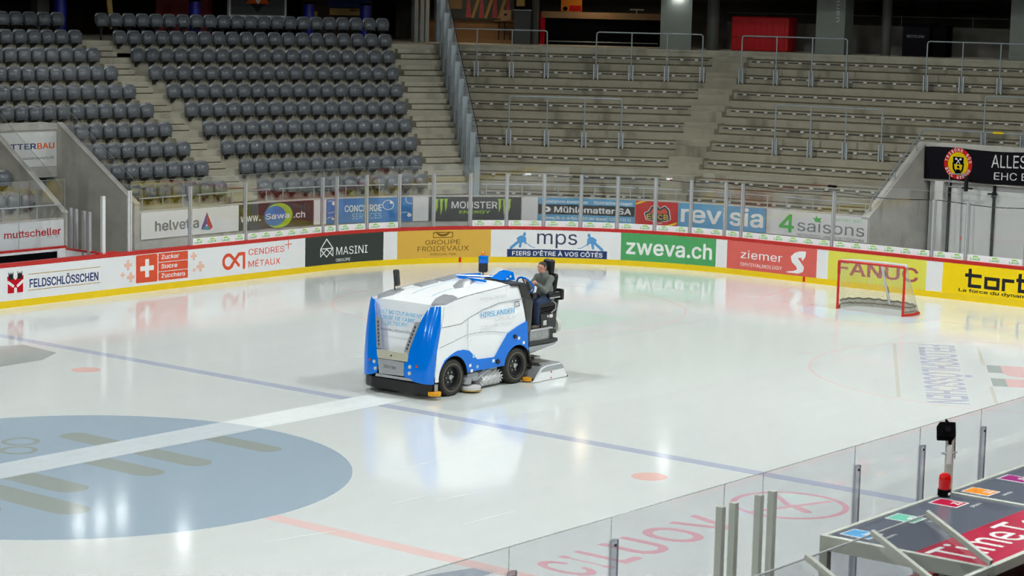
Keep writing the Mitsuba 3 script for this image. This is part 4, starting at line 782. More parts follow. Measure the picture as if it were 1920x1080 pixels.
for x_, c_, s_, s2 in ((-2.63, 'mat_skyblue', 'tm', 'team'), (-1.67, 'mat_mint', 'ti', 'time'), (-.68, 'mat_crimson', 'zi', 'plan'), (.10, 'mat_amber', 'zu', 'protection'), (1.02, 'mat_purple', 'zk', 'access')):
    part(rf, 'white_tile', prism(sbox(x_-.155, -15.97, x_+.155, -15.62), FR, top, top+.0015), 'mat_white2'); part(rf, 'coloured_tile', prism(sbox(x_-.135, -15.95, x_+.135, -15.64), FR, top+.002, top+.003), c_)
    part(rf, 'lettering', txt(s_, x_-.03, -15.92, .14, .12, FR, top+.004, top+.005), 'mat_white2'); part(rf, 'lettering', txt(s2, x_-.0, -16.09, .24, .05, FR, top+.002, top+.004), 'mat_lightgrey')
rr = thing('red_board', 'red lettered board under the right end of the bench roof', 'board'); part(rr, 'panel', box(-2.0, RY0-.35, 1.55, RX1, RY0-.30, 1.98), 'mat_signred'); part(rr, 'rail', tube([[-2.2, RY0-.45, 2.0], [RX1, RY0-.45, 2.0]], .025, 8), 'mat_alu')
# inclined glass canopy left of the roof
cn = thing('glass_canopy', 'inclined glass canopy on aluminium bars beside the bench roof', 'canopy')
y0, z0, y1, z1 = -17.42, 2.24, -16.70, 2.62
bars = [-2.97, -4.08, -5.3, -6.5]
for x_ in bars: part(cn, 'bar', hull([[x_+a, y+b, z+c] for y, z in ((y0, z0), (y1, z1)) for a in (-.03, .03) for b, c in ((0, 0), (-.012, .05))]), 'mat_alu')
part(cn, 'pane', trimesh.Trimesh([[bars[0], y0, z0-.005], [bars[-1], y0, z0-.005], [bars[-1], y1, z1-.005], [bars[0], y1, z1-.005]], [[0, 1, 2], [0, 2, 3]], process=False), 'mat_hazy'); part(cn, 'edge', tube([[bars[0], y1, z1], [bars[-1], y1, z1]], .010, 5), 'mat_post'); part(cn, 'foot_bar', box(bars[-1], y0-.04, z0-.06, bars[0], y0+.02, z0), 'mat_alu'); part(cn, 'support', [box(x_-.03, y0-.04, 0, x_+.03, y0+.02, z0-.05) for x_ in bars[1:]], 'mat_alu')
# goal judge's lamp and camera mast
bc = thing('beacon', 'red beacon lamp on a black base at the edge of the bench roof', 'beacon lamp')
bx_, by_ = -.41, -15.60
mat('red_glass', (200, 10, 8), .12, .8)
part(bc, 'base', cyl([bx_, by_, ZR+.012], [bx_, by_, ZR+.085], .075, 20), 'mat_black', smooth=40); part(bc, 'label', box(bx_-.045, by_-.079, ZR+.03, bx_+.0, by_-.07, ZR+.055), 'mat_white')
part(bc, 'lens', tube([[bx_, by_, ZR+.085], [bx_, by_, ZR+.20], [bx_, by_, ZR+.24], [bx_, by_, ZR+.262], [bx_, by_, ZR+.27]], .07, 20, radii=[.066, .07, .062, .04, .01]), 'mat_red_glass', smooth=40)
cm = thing('camera_mast', 'aluminium mast carrying a black camera beside the red beacon', 'mast')
mx, my = -.25, -15.56
part(cm, 'pole', box(mx-.04, my-.035, 1.0, mx+.04, my+.035, 2.96), 'mat_alu'); part(cm, 'cable', tube(rounded([[mx-.05, my-.02, 2.95], [mx, my, 3.04], [mx+.07, my-.02, 2.9], [mx+.055, my-.04, 2.6]], .1), .007, 6), 'mat_black'); part(cm, 'clamp', box(mx-.10, my-.05, 2.66, mx+.09, my+.05, 2.68), 'mat_galv_light')
part(cm, 'sensor', rbox(mx-.13, my-.07, 2.56, mx-.07, my-.03, 2.78, .01), 'mat_white2'); part(cm, 'knob', cyl([mx-.10, my-.05, 2.79], [mx-.10, my-.05, 2.83], .02, 10), 'mat_black')
ca = thing('spot_camera', 'black box camera clamped to the top of the aluminium mast', 'camera')
cb_ = join([rbox(-.13, -.09, -.085, .13, .09, .085, .012)]); 
R_ = trimesh.transformations.rotation_matrix(math.radians(35), [0, 0, 1])@trimesh.transformations.rotation_matrix(math.radians(22), [0, 1, 0]); cb_.apply_transform(R_); cb_.apply_translation([mx-.15, my-.02, 2.94]); part(ca, 'housing', cb_, 'mat_black')
ln = cyl([-.135, 0, 0], [-.15, 0, 0], .035, 14); ln.apply_transform(R_); ln.apply_translation([mx-.15, my-.02, 2.94]); part(ca, 'lens', ln, 'mat_offblack'); part(ca, 'handle', tube([[mx-.17, my-.02, 3.02], [mx-.13, my, 3.07], [mx-.05, my, 3.02]], .01, 6), 'mat_black')
# ================================================================ the goal
go = thing('hockey_goal', 'red-framed hockey goal with white netting, its centre bar ringed in white and grey', 'goal')
mat('goal_red', (206, 42, 32), .35); mat('net', (188, 190, 180), .8); mat('net_dark', (120, 112, 96), .8)
gx, gy, gz = 26.0, .945, 1.25
part(go, 'post', [tube([[gx, -gy, 0], [gx, -gy, gz]], .032, 12)], 'mat_goal_red', smooth=40); part(go, 'post', [tube([[gx, gy, 0], [gx, gy, gz]], .032, 12)], 'mat_goal_red', smooth=40)
part(go, 'crossbar', tube(rounded([[gx, -gy, gz-.1], [gx, -gy, gz], [gx, gy, gz], [gx, gy, gz-.1]], .08), .033, 12), 'mat_goal_red', smooth=40)
basep = rounded([[gx, -gy, .035], [gx+.25, -gy-.12, .035], [gx+.75, -gy-.12, .035], [gx+1.08, -.55, .035], [gx+1.12, 0, .035], [gx+1.08, .55, .035], [gx+.75, gy+.12, .035], [gx+.25, gy+.12, .035], [gx, gy, .035]], .35, 6)
part(go, 'base_tube', tube(basep, .032, 8), 'mat_goal_red', smooth=40)
topp = rounded([[gx, -gy, gz], [gx+.42, -gy+.12, gz], [gx+.5, 0, gz], [gx+.42, gy-.12, gz], [gx, gy, gz]], .2, 5)
part(go, 'top_shelf', tube(topp, .03, 8), 'mat_white2', smooth=40)
mid = [[gx+.5, 0, gz], [gx+.78, 0, .62], [gx+1.1, 0, .05]]
part(go, 'centre_bar', tube(mid, .035, 10), 'mat_white2', smooth=40)
def lerp3(p, q_, t): return list(np.array(p)+(np.array(q_)-np.array(p))*t)
for t_ in (.18, .55): part(go, 'grey_ring', tube([lerp3(mid[0], mid[2], t_), lerp3(mid[0], mid[2], t_+.14)], .038, 10), 'mat_grey', smooth=40)
def along(path, t):
    p = np.array(path); d = np.r_[0, np.cumsum(np.linalg.norm(np.diff(p, axis=0), axis=1))]; return np.stack([np.interp(t*d[-1], d, p[:, i]) for i in range(3)], -1)
def net_pt(s, v):
    a, b = along(topp, s), along(basep, s); p = a*(1-v)+b*v; p[0] += .05*math.sin(math.pi*v)*(1 if .2 < s < .8 else 0); return p
ns = []
for i in range(49):
    ns.append(tube([net_pt(i/48, v) for v in (0, .35, .7, 1)], .0035, 3))
for j in range(1, 22): ns.append(tube([net_pt(s, j/22) for s in np.linspace(0, 1, 25)], .0035, 3))
for j in range(1, 28):
    y_ = -gy+2*gy*j/28; ns.append(tube([[gx, y_, gz], [gx+.47, y_*.9, gz]], .0035, 3))
part(go, 'netting', ns, 'mat_net', kind='stuff')
sk = []
for i in range(60):
    s0 = i/59; a = along(basep, s0)
    sk.append(a)
rsk = np.random.RandomState(3)
v = np.array([p+[0, 0, h] for p in sk for h in (.03, .23+.03*rsk.rand())]); f = []
for i in range(59): f += [[2*i, 2*i+2, 2*i+3], [2*i, 2*i+3, 2*i+1]]
inner = np.array([along(basep, t_) for t_ in np.linspace(.03, .97, 60)]); inner = np.c_[(inner[:, 0]-gx)*.92+gx+.02, inner[:, 1]*.93, inner[:, 2]*0]
nw = len(inner)
part(go, 'bunched_net', [tube(inner+np.array([[0, 0, .21+.012*math.sin(i*1.3)] for i in range(nw)]), .022, 6), tube(inner+np.array([[-.03, 0, .10+.01*math.sin(i*2.1)] for i in range(nw)]), .014, 6)], 'mat_net_dark')
part(go, 'skirt', trimesh.Trimesh(np.array([p+[0, 0, h] for p in inner for h in (.0, .2)]), [t_ for i in range(nw-1) for t_ in ([2*i, 2*i+2, 2*i+3], [2*i, 2*i+3, 2*i+1])], process=False), 'mat_net')
# ================================================================ the ice resurfacing machine
mat('v_white', (240, 243, 244), .12, .5); mat('v_blue', (0, 116, 222), .12, .5); mat('v_grey', (170, 174, 178), .3, .5, .3); mat('v_dark', (44, 47, 48), .35); mat('v_black', (20, 21, 22), .4); mat('rubber', (46, 45, 42), .7); mat('sidewall', (92, 88, 74), .7); mat('rim', (34, 35, 38), .3, .6, .3)
mat('steel', (190, 190, 186), .25, .5, .8); mat('beige_plate', (186, 184, 164), .25); mat('vent', (52, 50, 66), .5); mat('bristle', (220, 222, 222), .8); mat('orange_pad', (226, 158, 26), .4); mat('lamp_amber', (244, 130, 20), .15, .8); mat('lens', (206, 212, 206), .1, .8, .4); mat('lens_red', (190, 60, 40), .15, .7)
mat('text_cyan', (84, 166, 214), .3); mat('text_pale', (212, 214, 214), .3); mat('seam', (150, 156, 160), .5); mat('white_grate', (206, 208, 202), .4)
VX, VY, BW = 9.364, -.12, 1.88
def V(u, y, z): u, y, z = np.broadcast_arrays(np.asarray(u, float), np.asarray(y, float), np.asarray(z, float)); return np.stack([VX-u, VY+y, z], -1)
NB, NR = .21, .35      # how far the nose bulges, over what width its corners round off
def uf(z): t = (np.clip(z, .2, 1.9)-.33)/1.47; return .55-.07*t-.23*t*t+NB
def prof(u): return np.interp(-np.asarray(u, float), [-.6, -.255, .135, .554, .979, 1.411, 1.827, 2.1, 2.4], [1.765, 1.80, 1.868, 1.912, 1.943, 1.974, 2.008, 2.012, 2.0])
def ur(z): return np.interp(z, [.3, .8, 1.27, 1.5, 1.73, 2.02], [-2.36, -2.345, -2.29, -2.25, -2.20, -2.07])
def inset(z): return .07*np.clip((np.asarray(z, float)-1.35)/.6, 0, 1.3)**2
def cround(y): r = np.clip(np.abs(np.asarray(y, float)-BW/2)-(BW/2-NR), 0, NR*.9999); return NB*(1-np.sqrt(1-(r/NR)**2))
def taper(y, z): return y-.12*(1-np.clip((np.asarray(z, float)-.3)/1.4, 0, 1))*np.clip((y-1.2)/.5, 0, 1)
def front(a, b, c): i_ = inset(b); y = np.clip(BW-np.asarray(a), i_, BW-i_); return V(uf(b)+np.asarray(c)-cround(y), taper(y, b), b)
def side(a, b, c): return V(-np.asarray(a), inset(b)-np.asarray(c), b)
def side_far(a, b, c): return V(-np.asarray(a), BW-inset(b)+np.asarray(c), b)
def VB(u0, y0, z0, u1, y1, z1): p, q_ = V(u0, y0, z0), V(u1, y1, z1); return box(p[0], p[1], p[2], q_[0], q_[1], q_[2])
def VR(u0, y0, z0, u1, y1, z1, r=.02): p, q_ = V(u0, y0, z0), V(u1, y1, z1); return rbox(*np.minimum(p, q_), *np.maximum(p, q_), r)
ve = thing('ice_resurfacer', 'white and blue ice resurfacing machine driving on the ice', 'ice resurfacer')
# body shell: stations from nose to rear, each a ring over the roof
NS, rows_ = 15, []
zs = np.linspace(.34, 1.0, 16)
def ring_at(s):
    pts = []
    zt_guess = lambda u: prof(u)
    for side_ in (0, 1):
        seq = zs if side_ == 0 else zs[::-1]
        for q_ in seq:
            z_base = .34+(q_-.34)/.66*1.0
            pts.append((side_, q_))
    out = []
    for side_, q_ in pts:
        t = (q_-.34)/.66; u = 0
        ztop = 1.8
        for _ in range(4):
            z = .42+(ztop-.42)*t; u = uf(z)*(1-s)+ur(z)*s; ztop = prof(u)
        y = inset(z)+.012; y = y if side_ == 0 else BW-y
        out.append((u-cround(y)*(1-s)**8, y*s**.3+taper(y, z)*(1-s**.3), z))
    top_n = out[15]; top_f = out[16]; roof = []
    for k_ in np.linspace(0, 1, 11)[1:-1]:
        y = top_n[1]+(top_f[1]-top_n[1])*k_; cr = .055*(1-(2*k_-1)**4)*min(1, .35+s*2)
        roof.append((top_n[0]+.0*cr, y, top_n[2]+cr))
    return np.array(out[:16]+roof+out[16:])
R_ = [ring_at(s) for s in np.linspace(0, 1, NS)]; n_ = len(R_[0])
vv = np.vstack([V(r[:, 0], r[:, 1], r[:, 2]) for r in R_]); ff = []
for i in range(NS-1):
    for j in range(n_):
        j2 = (j+1) % n_; ff += [[i*n_+j, i*n_+j2, (i+1)*n_+j2], [i*n_+j, (i+1)*n_+j2, (i+1)*n_+j]]
for i in (0, NS-1):
    for j in range(1, n_//2):
        a, b, c, d = i*n_+j-1, i*n_+j, i*n_+n_-1-j, i*n_+n_-j; ff += [[a, b, c], [a, c, d]]
    h_ = n_//2; ff += [[i*n_+h_-1, i*n_+h_, i*n_+h_+1]]
shell = trimesh.Trimesh(vv, ff, process=False); shell.fix_normals()
# cut the wheel wells out of the shell
def well(u): return m3.Manifold.cylinder(.5, .45, circular_segments=40).rotate((90, 0, 0)).translate((VX-u, VY+.40, .365))
def well_far(u): return m3.Manifold.cylinder(.5, .45, circular_segments=40).rotate((90, 0, 0)).translate((VX-u, VY+BW+.1, .365))
try:
    mm = m3.Manifold(m3.Mesh(np.asarray(shell.vertices, np.float32), np.asarray(shell.faces, np.uint32)))
    assert mm.volume() > 0
    for u_ in (0, -2.0): mm = mm-well(u_)-well_far(u_)
    shell = mtri(mm)
except Exception as e: print('shell cut failed', e)
bodyk = part(ve, 'body', shell, 'mat_v_white', smooth=35)
part(ve, 'chassis', [VB(.42, .45, .2, -2.3, BW-.45, .75), VB(.3, .4, .3, -2.3, BW-.4, 1.0)], 'mat_v_black')
arches = unary_union([disc(0, .365, .43, 48), disc(2.0, .365, .43, 48)])
skirt = P2(*[(-u, z) for u, z in [(.42, .31), (.37, .60), (.26, .745), (.05, .84), (-.11, .885), (-.30, .885), (-.475, .845), (-.72, .645), (-1.27, .63), (-1.68, 1.07), (-2.0, 1.18), (-2.285, 1.255), (-2.34, .70), (-2.34, .42), (-.41, .42), (-.2, .3)]]).difference(arches)
arc_f = P2(*[(-u, z) for u, z in [(.43, .31), (.38, .60), (.27, .75), (.05, .85), (-.11, .89), (-.30, .89), (-.44, .85), (-.40, .40)]]).difference(disc(0, .365, .43, 48))
part(ve, 'skirt', prism(skirt, side, .0, .02, .3), 'mat_v_blue', label='blue lower skirt around the wheels'); part(ve, 'skirt', prism(skirt, side_far, .0, .02, .3), 'mat_v_blue')
part(ve, 'side_panel', prism(P2(*[(-u, z) for u, z in [(.53, .33), (.49, .9), (.40, 1.3), (.25, 1.78), (.0, 1.8), (-.3, 1.6), (-.3, .9), (.26, .74), (.40, .33)]]).difference(arches), side, -.005, .008, .3), 'mat_v_white')
# nose
yb = lambda y: BW-y
corner = P2((yb(.0), .30), (yb(.34), .34), (yb(.57), .40), (yb(.60), .665), (yb(.545), .70), (yb(.51), .88), (yb(.48), .99), (yb(.35), 1.48), (yb(.23), 1.765), (yb(.03), 1.80), (yb(.0), 1.79))
mir = affinity.scale(corner, -1, 1, origin=(BW/2, 0))
part(ve, 'nose_corner', prism(corner, front, .0, .018, .08), 'mat_v_blue', smooth=35, label='blue nose corner'); part(ve, 'nose_corner', prism(mir, front, .0, .018, .08), 'mat_v_blue', smooth=35)
cs = prism(P2((-.545, .31), (-.27, .31), (-.235, 1.80), (-.24, 1.81)).intersection(sbox(-.6, .3, .5, 1.8)), side, .0, .012, .2)
for pg in (P2((yb(.64), .87), (yb(.505), .88), (yb(.485), .99), (yb(.35), 1.478), (yb(.478), 1.465), (yb(.62), .96)),):
    for g_ in (pg, affinity.scale(pg, -1, 1, origin=(BW/2, 0))):
        vs = part(ve, 'vent_strip', prism(g_, front, .0, .024, .1), 'mat_v_grey', label='grey vent strip')
        c0 = g_.centroid
        sgn = 1 if c0.x > BW/2 else -1
        part(vs, 'slot', [prism(sbox(-.016, -.022, .016, .022), lambda a, b, c, q_=q_: front(BW/2+sgn*(BW/2-(.572-.135*q_))+a, .92+.50*q_+b, c), .024, .03) for q_ in np.linspace(.06, .90, 7)], 'mat_vent')
part(ve, 'nose_plate', prism(P2((yb(1.36), .852), (yb(.515), .855), (yb(.515), .702), (yb(1.31), .69)), front, .0, .03, .15), 'mat_beige_plate', label='beige reflecting plate'); part(ve, 'plate_knob', prism(disc(yb(.94), .775, .014, 12), front, .03, .04), 'mat_black')
lg = part(ve, 'grille_panel', prism(P2((yb(1.305), .68), (yb(.604), .674), (yb(.585), .415), (yb(1.232), .395)), front, .0, .024, .15), 'mat_v_grey', label='grey lower nose panel'); part(lg, 'lettering', txt('ZÜKO WM', yb(1.12), .52, .32, .055, front, .026, .028), 'mat_grey')
part(ve, 'lower_lip', prism(P2((yb(1.33), .385), (yb(.42), .39), (yb(.34), .345), (yb(1.35), .33)), front, .0, .03, .15), 'mat_v_grey')
for y_, z_, r_, m_ in ((1.41, .607, .04, 'mat_lens'), (1.365, .477, .04, 'mat_lens'), (.446, .613, .043, 'mat_lens'), (.443, .487, .043, 'mat_lens'), (1.55, .63, .028, 'mat_lens_red'), (.28, .64, .03, 'mat_lens_red')):
    p_, q_ = front(np.array(yb(y_)), np.array(z_), np.array(.01)), front(np.array(yb(y_)), np.array(z_), np.array(.035)); part(ve, 'nose_lamp', tube([p_, q_], r_, 16, radii=[r_, r_*.8]), m_, smooth=40)
part(ve, 'bumper', [hull([V(u, y, z) for u, y in ((.80, .30), (.80, BW-.48), (.72, .12), (.72, BW-.28), (.60, .02), (.60, BW-.14), (.42, .02), (.42, BW-.1)) for z in (.11, .315)])], 'mat_v_black', label='black front bumper')
part(ve, 'roller_pad', [cyl(V(.56, -.02, .09), V(.56, -.02, .16), .13, 20)], 'mat_orange_pad', smooth=40, label='orange guide roller'); part(ve, 'roller_pivot', cyl(V(.52, -.02, .16), V(.52, -.02, .3), .04, 12), 'mat_steel', smooth=40)
for t_, y_, z_, w_ in (('LUST MITZUFAHREN?', 1.525, 1.546, 1.165), ('ENVIE DE FAIRE', 1.407, 1.443, .90), ('UN TOUR?', 1.253, 1.345, .57)): part(ve, 'lettering', txt(t_, yb(y_), z_, w_, .072, front, .002, .004, False, step=.1), 'mat_text_cyan')
part(ve, 'lettering', txt('hirslanden.ch/icemobile', yb(1.38), 1.23, .83, .05, front, .002, .004, False, step=.12), 'mat_grey')
# flank
part(ve, 'lettering', txt('HIRSLANDEN', .81, 1.46, 1.06, .105, side, .012, .014, False), 'mat_text_cyan')
for t_, a_, z_, w_ in (('MEDICAL PARTNER', .84, 1.80, .82), ('KLINIK LINDE', 1.25, 1.36, .6), ('CLINIQUE DES TILLEULS', .82, 1.24, 1.0)): part(ve, 'lettering', txt(t_, a_, z_, w_, .055, side, .012, .014, False), 'mat_text_pale')
def ribbon(pts, w, fn=side, m='mat_seam', c=(.012, .015)): return part(ve, 'seam', prism(LineString(pts).buffer(w/2, cap_style=2), fn, c[0], c[1], .2), m)
ribbon([(-.37, 1.385), (.21, 1.405), (.46, 1.5), (.86, 1.61), (1.4, 1.70), (2.16, 1.72)], .014); ribbon([(-.42, 1.0), (-.01, 1.08), (.3, 1.15), (.45, 1.175), (.87, 1.178), (1.2, 1.15), (1.66, 1.075)], .009); ribbon([(.42, 1.48), (.42, .66)], .006)
part(ve, 'latch_plate', prism(P2((1.89, 1.57), (2.04, 1.58), (2.03, 1.69), (1.88, 1.67)).difference(P2((1.905, 1.585), (2.025, 1.595), (2.015, 1.675), (1.895, 1.655))), side, .012, .016), 'mat_grey')
for a_, b_, r_ in ((1.35, .53, .05), (1.88, .98, .04)): part(ve, 'filler_cap', cyl(side(np.array(a_), np.array(b_), np.array(.015)), side(np.array(a_), np.array(b_), np.array(.05)), r_, 16), 'mat_v_black', smooth=40)
for a_, b_, m_ in ((2.02, .93, 'mat_white'), (.55, .44, 'mat_white'), (.5, .55, 'mat_white'), (.72, .5, 'mat_palecyan'), (1.22, .56, 'mat_white'), (.6, .72, 'mat_palecyan'), (2.18, .82, 'mat_white')): part(ve, 'sticker', prism(sbox(a_-.035, b_-.03, a_+.035, b_+.03), side, .021, .023), m_)
# roof
edge = [V(u, inset(prof(u))+.03, prof(u)+.012) for u in np.linspace(.2, -1.85, 16)]
part(ve, 'roof_rail', tube(edge, .016, 8), 'mat_v_grey', smooth=40); part(ve, 'roof_rail', tube([V(u, BW-inset(prof(u))-.03, prof(u)+.012) for u in np.linspace(.2, -1.85, 16)], .016, 8), 'mat_v_grey', smooth=40)
def on_roof(a, b, c): u = -np.asarray(a); y = np.asarray(b); k_ = np.clip((y-.08)/(BW-.16), 0, 1); return V(u, y, prof(u)+.055*(1-(2*k_-1)**4)*np.clip(.35+(.55-u)/2.8*2, 0, 1)+np.asarray(c))
for g_ in (P2((-.40, .24), (-.22, .07), (.22, .12), (.24, .24), (.18, .42), (-.1, .40)), affinity.scale(P2((-.40, .24), (-.22, .07), (.22, .12), (.24, .24), (.18, .42), (-.1, .40)), 1, -1, origin=(0, BW/2))): part(ve, 'roof_bezel', prism(g_, on_roof, -.01, .03, .1), 'mat_v_grey', smooth=30)
for a0, a1 in ((.55, 1.1), (1.2, 1.85)): part(ve, 'roof_hatch', prism(P2((a0, 1.32), (a1, 1.36), (a1+.12, 1.66), (a0+.1, 1.62)), on_roof, .0, .035, .15), 'mat_v_grey', label='grey roof hatch')
part(ve, 'roof_bulge', hull([on_roof(np.array(a), np.array(b), np.array(c)) for a, b, c in ((.75, .62, 0), (1.05, .55, 0), (1.75, .85, 0), (1.85, 1.1, 0), (.95, .85, .0), (1.15, .72, .07), (1.6, .92, .06), (1.2, .9, .07))]), 'mat_v_grey', smooth=40)
for b_ in (.62, 1.12): part(ve, 'roof_line', prism(line([(.05, b_), (1.6, b_+.15)], .012), on_roof, .0, .004, .2), 'mat_palecyan')
part(ve, 'rear_beam', [tube([V(-1.5, 1.22, 2.13), V(-1.95, .62, 2.12)], .03, 8), tube([V(-1.48, 1.15, 2.10), V(-1.5, .45, 2.08)], .025, 8), tube([V(-1.5, 1.22, 2.13), V(-2.0, 1.0, 2.13)], .025, 8)], 'mat_v_blue', label='blue frame bars on the roof')
part(ve, 'dashboard', hull([V(u, y, z) for u, y, z in ((-1.82, .05, 2.05), (-1.82, .75, 2.09), (-2.28, .05, 2.02), (-2.28, .9, 2.05), (-1.85, .05, 1.99), (-2.28, .05, 1.95), (-1.85, .8, 2.0), (-2.28, .9, 1.9))]), 'mat_v_dark', label='dark grey dashboard')
fin = part(ve, 'instrument_cowl', hull([V(u, y, z) for u, y, z in ((-1.85, .3, 2.08), (-1.85, .62, 2.10), (-2.25, .3, 2.06), (-2.25, .62, 2.08), (-2.12, .33, 2.20), (-2.12, .6, 2.22), (-2.24, .34, 2.22), (-2.24, .58, 2.24))]), 'mat_v_blue', label='blue instrument cowl'); part(fin, 'decal', [VB(-1.96, .295, 2.09, -2.03, .30, 2.12), VB(-2.08, .30, 2.12, -2.13, .31, 2.16)], 'mat_white')
part(ve, 'console', [hull([V(u, y, z) for u, y, z in ((-2.08, .02, 2.0), (-2.3, .06, 1.98), (-2.22, .0, 1.7), (-2.55, .06, 1.62), (-2.33, .0, 1.0), (-2.5, .06, 1.0), (-2.08, BW-.1, 2.0), (-2.5, BW-.1, 1.0), (-2.33, BW-.1, 1.0))])], 'mat_v_dark', label='dark console in front of the driver')
# mirrors and beacon
for nm, (u0, y0, z0), (u1, y1, z1), m_ in (('mirror', (-.15, 1.62, 1.87), (-.3, 1.70, 2.05), 'mat_v_dark'),):
    p0 = V(-.12, 1.55, 1.90); part(ve, 'mirror_arm', tube(rounded([V(-.30, 1.5, 1.90), V(-.06, 1.6, 1.91), V(-.08, 1.62, 2.02)], .05), .012, 6), 'mat_v_dark'); mb = rbox(-.04, -.10, -.165, .04, .10, .165, .03); mb.apply_transform(trimesh.transformations.rotation_matrix(.10, [1, 0, 0])); mb.apply_transform(trimesh.transformations.rotation_matrix(.14, [0, 1, 0])); mb.apply_transform(trimesh.transformations.rotation_matrix(math.radians(112), [0, 0, 1])); mb.apply_translation(V(-.16, 1.64, 2.15)); part(ve, 'mirror', mb, 'mat_v_dark', smooth=40, label='black wing mirror on the nose')
pm = V(-2.02, .95, 2.08)
part(ve, 'mirror_stem', tube([pm, pm+[0, 0, .1]], .012, 6), 'mat_v_dark'); mb = rbox(-.045, -.095, -.17, .045, .095, .17, .035)
rot_ = trimesh.transformations.rotation_matrix(math.radians(48), [0, 0, 1]); mb.apply_transform(rot_); mb.apply_translation(pm+[0, 0, .26]); part(ve, 'mirror', mb, 'mat_v_dark', smooth=40); mc = rbox(-.052, -.1, -.085, .035, .1, .08, .03); mc.apply_transform(rot_); mc.apply_translation(pm+[-.004, -.004, .355]); part(ve, 'mirror_cap', mc, 'mat_v_blue', smooth=40, label='blue cap of the rear mirror')
part(ve, 'beacon', tube([pm+[0, 0, .44], pm+[0, 0, .47], pm+[0, 0, .50], pm+[0, 0, .515]], .04, 14, radii=[.036, .042, .035, .012]), 'mat_lamp_amber', smooth=40, label='small amber beacon')
# wheels
def wheel(u, y, sgn, lab):
    R = .365
    pr = [(.21, -.10), (.25, -.12), (.33, -.12), (.355, -.09), (R, -.05), (R, .05), (.355, .09), (.33, .12), (.25, .12), (.21, .10)]
    ang = np.linspace(0, 2*np.pi, 49)[:-1]
    def lathe(pp, close=True):
        N = len(pp); v_ = np.array([[r*math.cos(t), h, r*math.sin(t)] for t in ang for r, h in pp]); f_ = []
        for i in range(48):
            for j in range(N if close else N-1):
                a, b = i*N+j, i*N+(j+1) % N; c, d = ((i+1) % 48)*N+(j+1) % N, ((i+1) % 48)*N+j; f_ += [[a, b, c], [a, c, d]]
        m_ = trimesh.Trimesh(v_, f_, process=False); return fixo(m_)
    def put(m_): 
        if sgn > 0: m_.apply_transform(np.diag([1, -1, 1, 1.])); m_.invert()
        m_.apply_translation(V(u, y, R)); return m_
    w_ = part(ve, 'wheel', put(lathe(pr)), 'mat_rubber', smooth=40, label=lab)
    part(w_, 'sidewall_ring', put(lathe([(.255, -.122), (.27, -.124), (.285, -.122), (.27, -.115)])), 'mat_sidewall', smooth=40)
    part(w_, 'rim', put(join([lathe([(.22, -.11), (.235, -.118), (.215, -.10), (.20, -.03), (.0, -.03), (.0, .08), (.21, .08)])])), 'mat_rim', smooth=40)
    part(w_, 'hub', put(cyl([0, -.03, 0], [0, -.085, 0], .05, 16)), 'mat_steel', smooth=40); part(w_, 'wheel_nut', put(join([cyl([.105*math.cos(t), -.03, .105*math.sin(t)], [.105*math.cos(t), -.055, .105*math.sin(t)], .018, 6) for t in np.arange(6)*math.pi/3])), 'mat_steel')
    part(w_, 'tread_block', put(join([hull([[rr*math.cos(t+dt_), h, rr*math.sin(t+dt_)] for rr in (.36, .369) for dt_ in (-.03, .03) for h in hh]) for t in np.arange(40)*2*math.pi/40 for hh in ((-.10, -.03), (.03, .10))])), 'mat_rubber', kind='stuff')
wheel(0, .13, -1, 'black front wheel on the near side'); wheel(-2.0, .13, -1, 'black rear wheel on the near side'); wheel(0, BW-.13, 1, 'black front wheel on the far side'); wheel(-2.0, BW-.13, 1, 'black rear wheel on the far side')
part(ve, 'arch_lining', [prism(disc(x_, .365, .445, 40).difference(disc(x_, .365, .425, 40)).intersection(sbox(-3, .36, 3, 1)), fn, -.40, .004) for x_ in (0, 2.0) for fn in (side, side_far)], 'mat_v_black')
part(ve, 'rear_fork', [tube(rounded([V(-2.15, .05, .8), V(-2.35, .02, .72), V(-2.42, .02, .45), V(-2.48, .04, .34)], .1), .03, 8)], 'mat_v_black'); part(ve, 'chrome_arc', tube([V(-2.0+.47*math.cos(t), .03, .365+.47*math.sin(t)) for t in np.radians(np.linspace(75, 175, 10))], .02, 6), 'mat_steel', smooth=40)
# brush between the wheels
part(ve, 'brush_motor', [cyl(V(-.55, .12, .3), V(-.55, .12, .17), .11, 16), VR(-.5, .05, .2, -.85, .25, .38, .03), tube([V(-.8, .1, .2), V(-1.0, .08, .3), V(-1.4, .12, .42)], .03, 8), tube([V(-.65, .05, .24), V(-1.1, .1, .38)], .025, 8)], 'mat_v_grey', smooth=40, label='grey brush drive'); part(ve, 'brush_plate', [cyl(V(-.62, .05, .06), V(-.62, .05, .12), .2, 24)], 'mat_white2', smooth=40); part(ve, 'brush_rim', cyl(V(-.62, .05, .035), V(-.62, .05, .06), .21, 24), 'mat_gold', smooth=40)
bt_ = [tube([V(-.98, .16, .18), V(-1.25, .18, .19), V(-1.58, .2, .2)], .11, 16)]+[cyl(V(u_+.02*math.cos(t_*3), .18+.10*math.cos(t_), .19+.10*math.sin(t_)), V(u_, .18+.155*math.cos(t_), .19+.155*math.sin(t_)), .012, 4) for u_ in np.linspace(-.98, -1.58, 16) for t_ in np.arange(14)*2*math.pi/14+u_*3]
part(ve, 'brush', bt_, 'mat_bristle', label='white roller brush under the flank', kind='stuff'); part(ve, 'motor_cap', VR(-1.25, .02, .38, -1.42, .2, .47, .03), 'mat_steel', smooth=40)
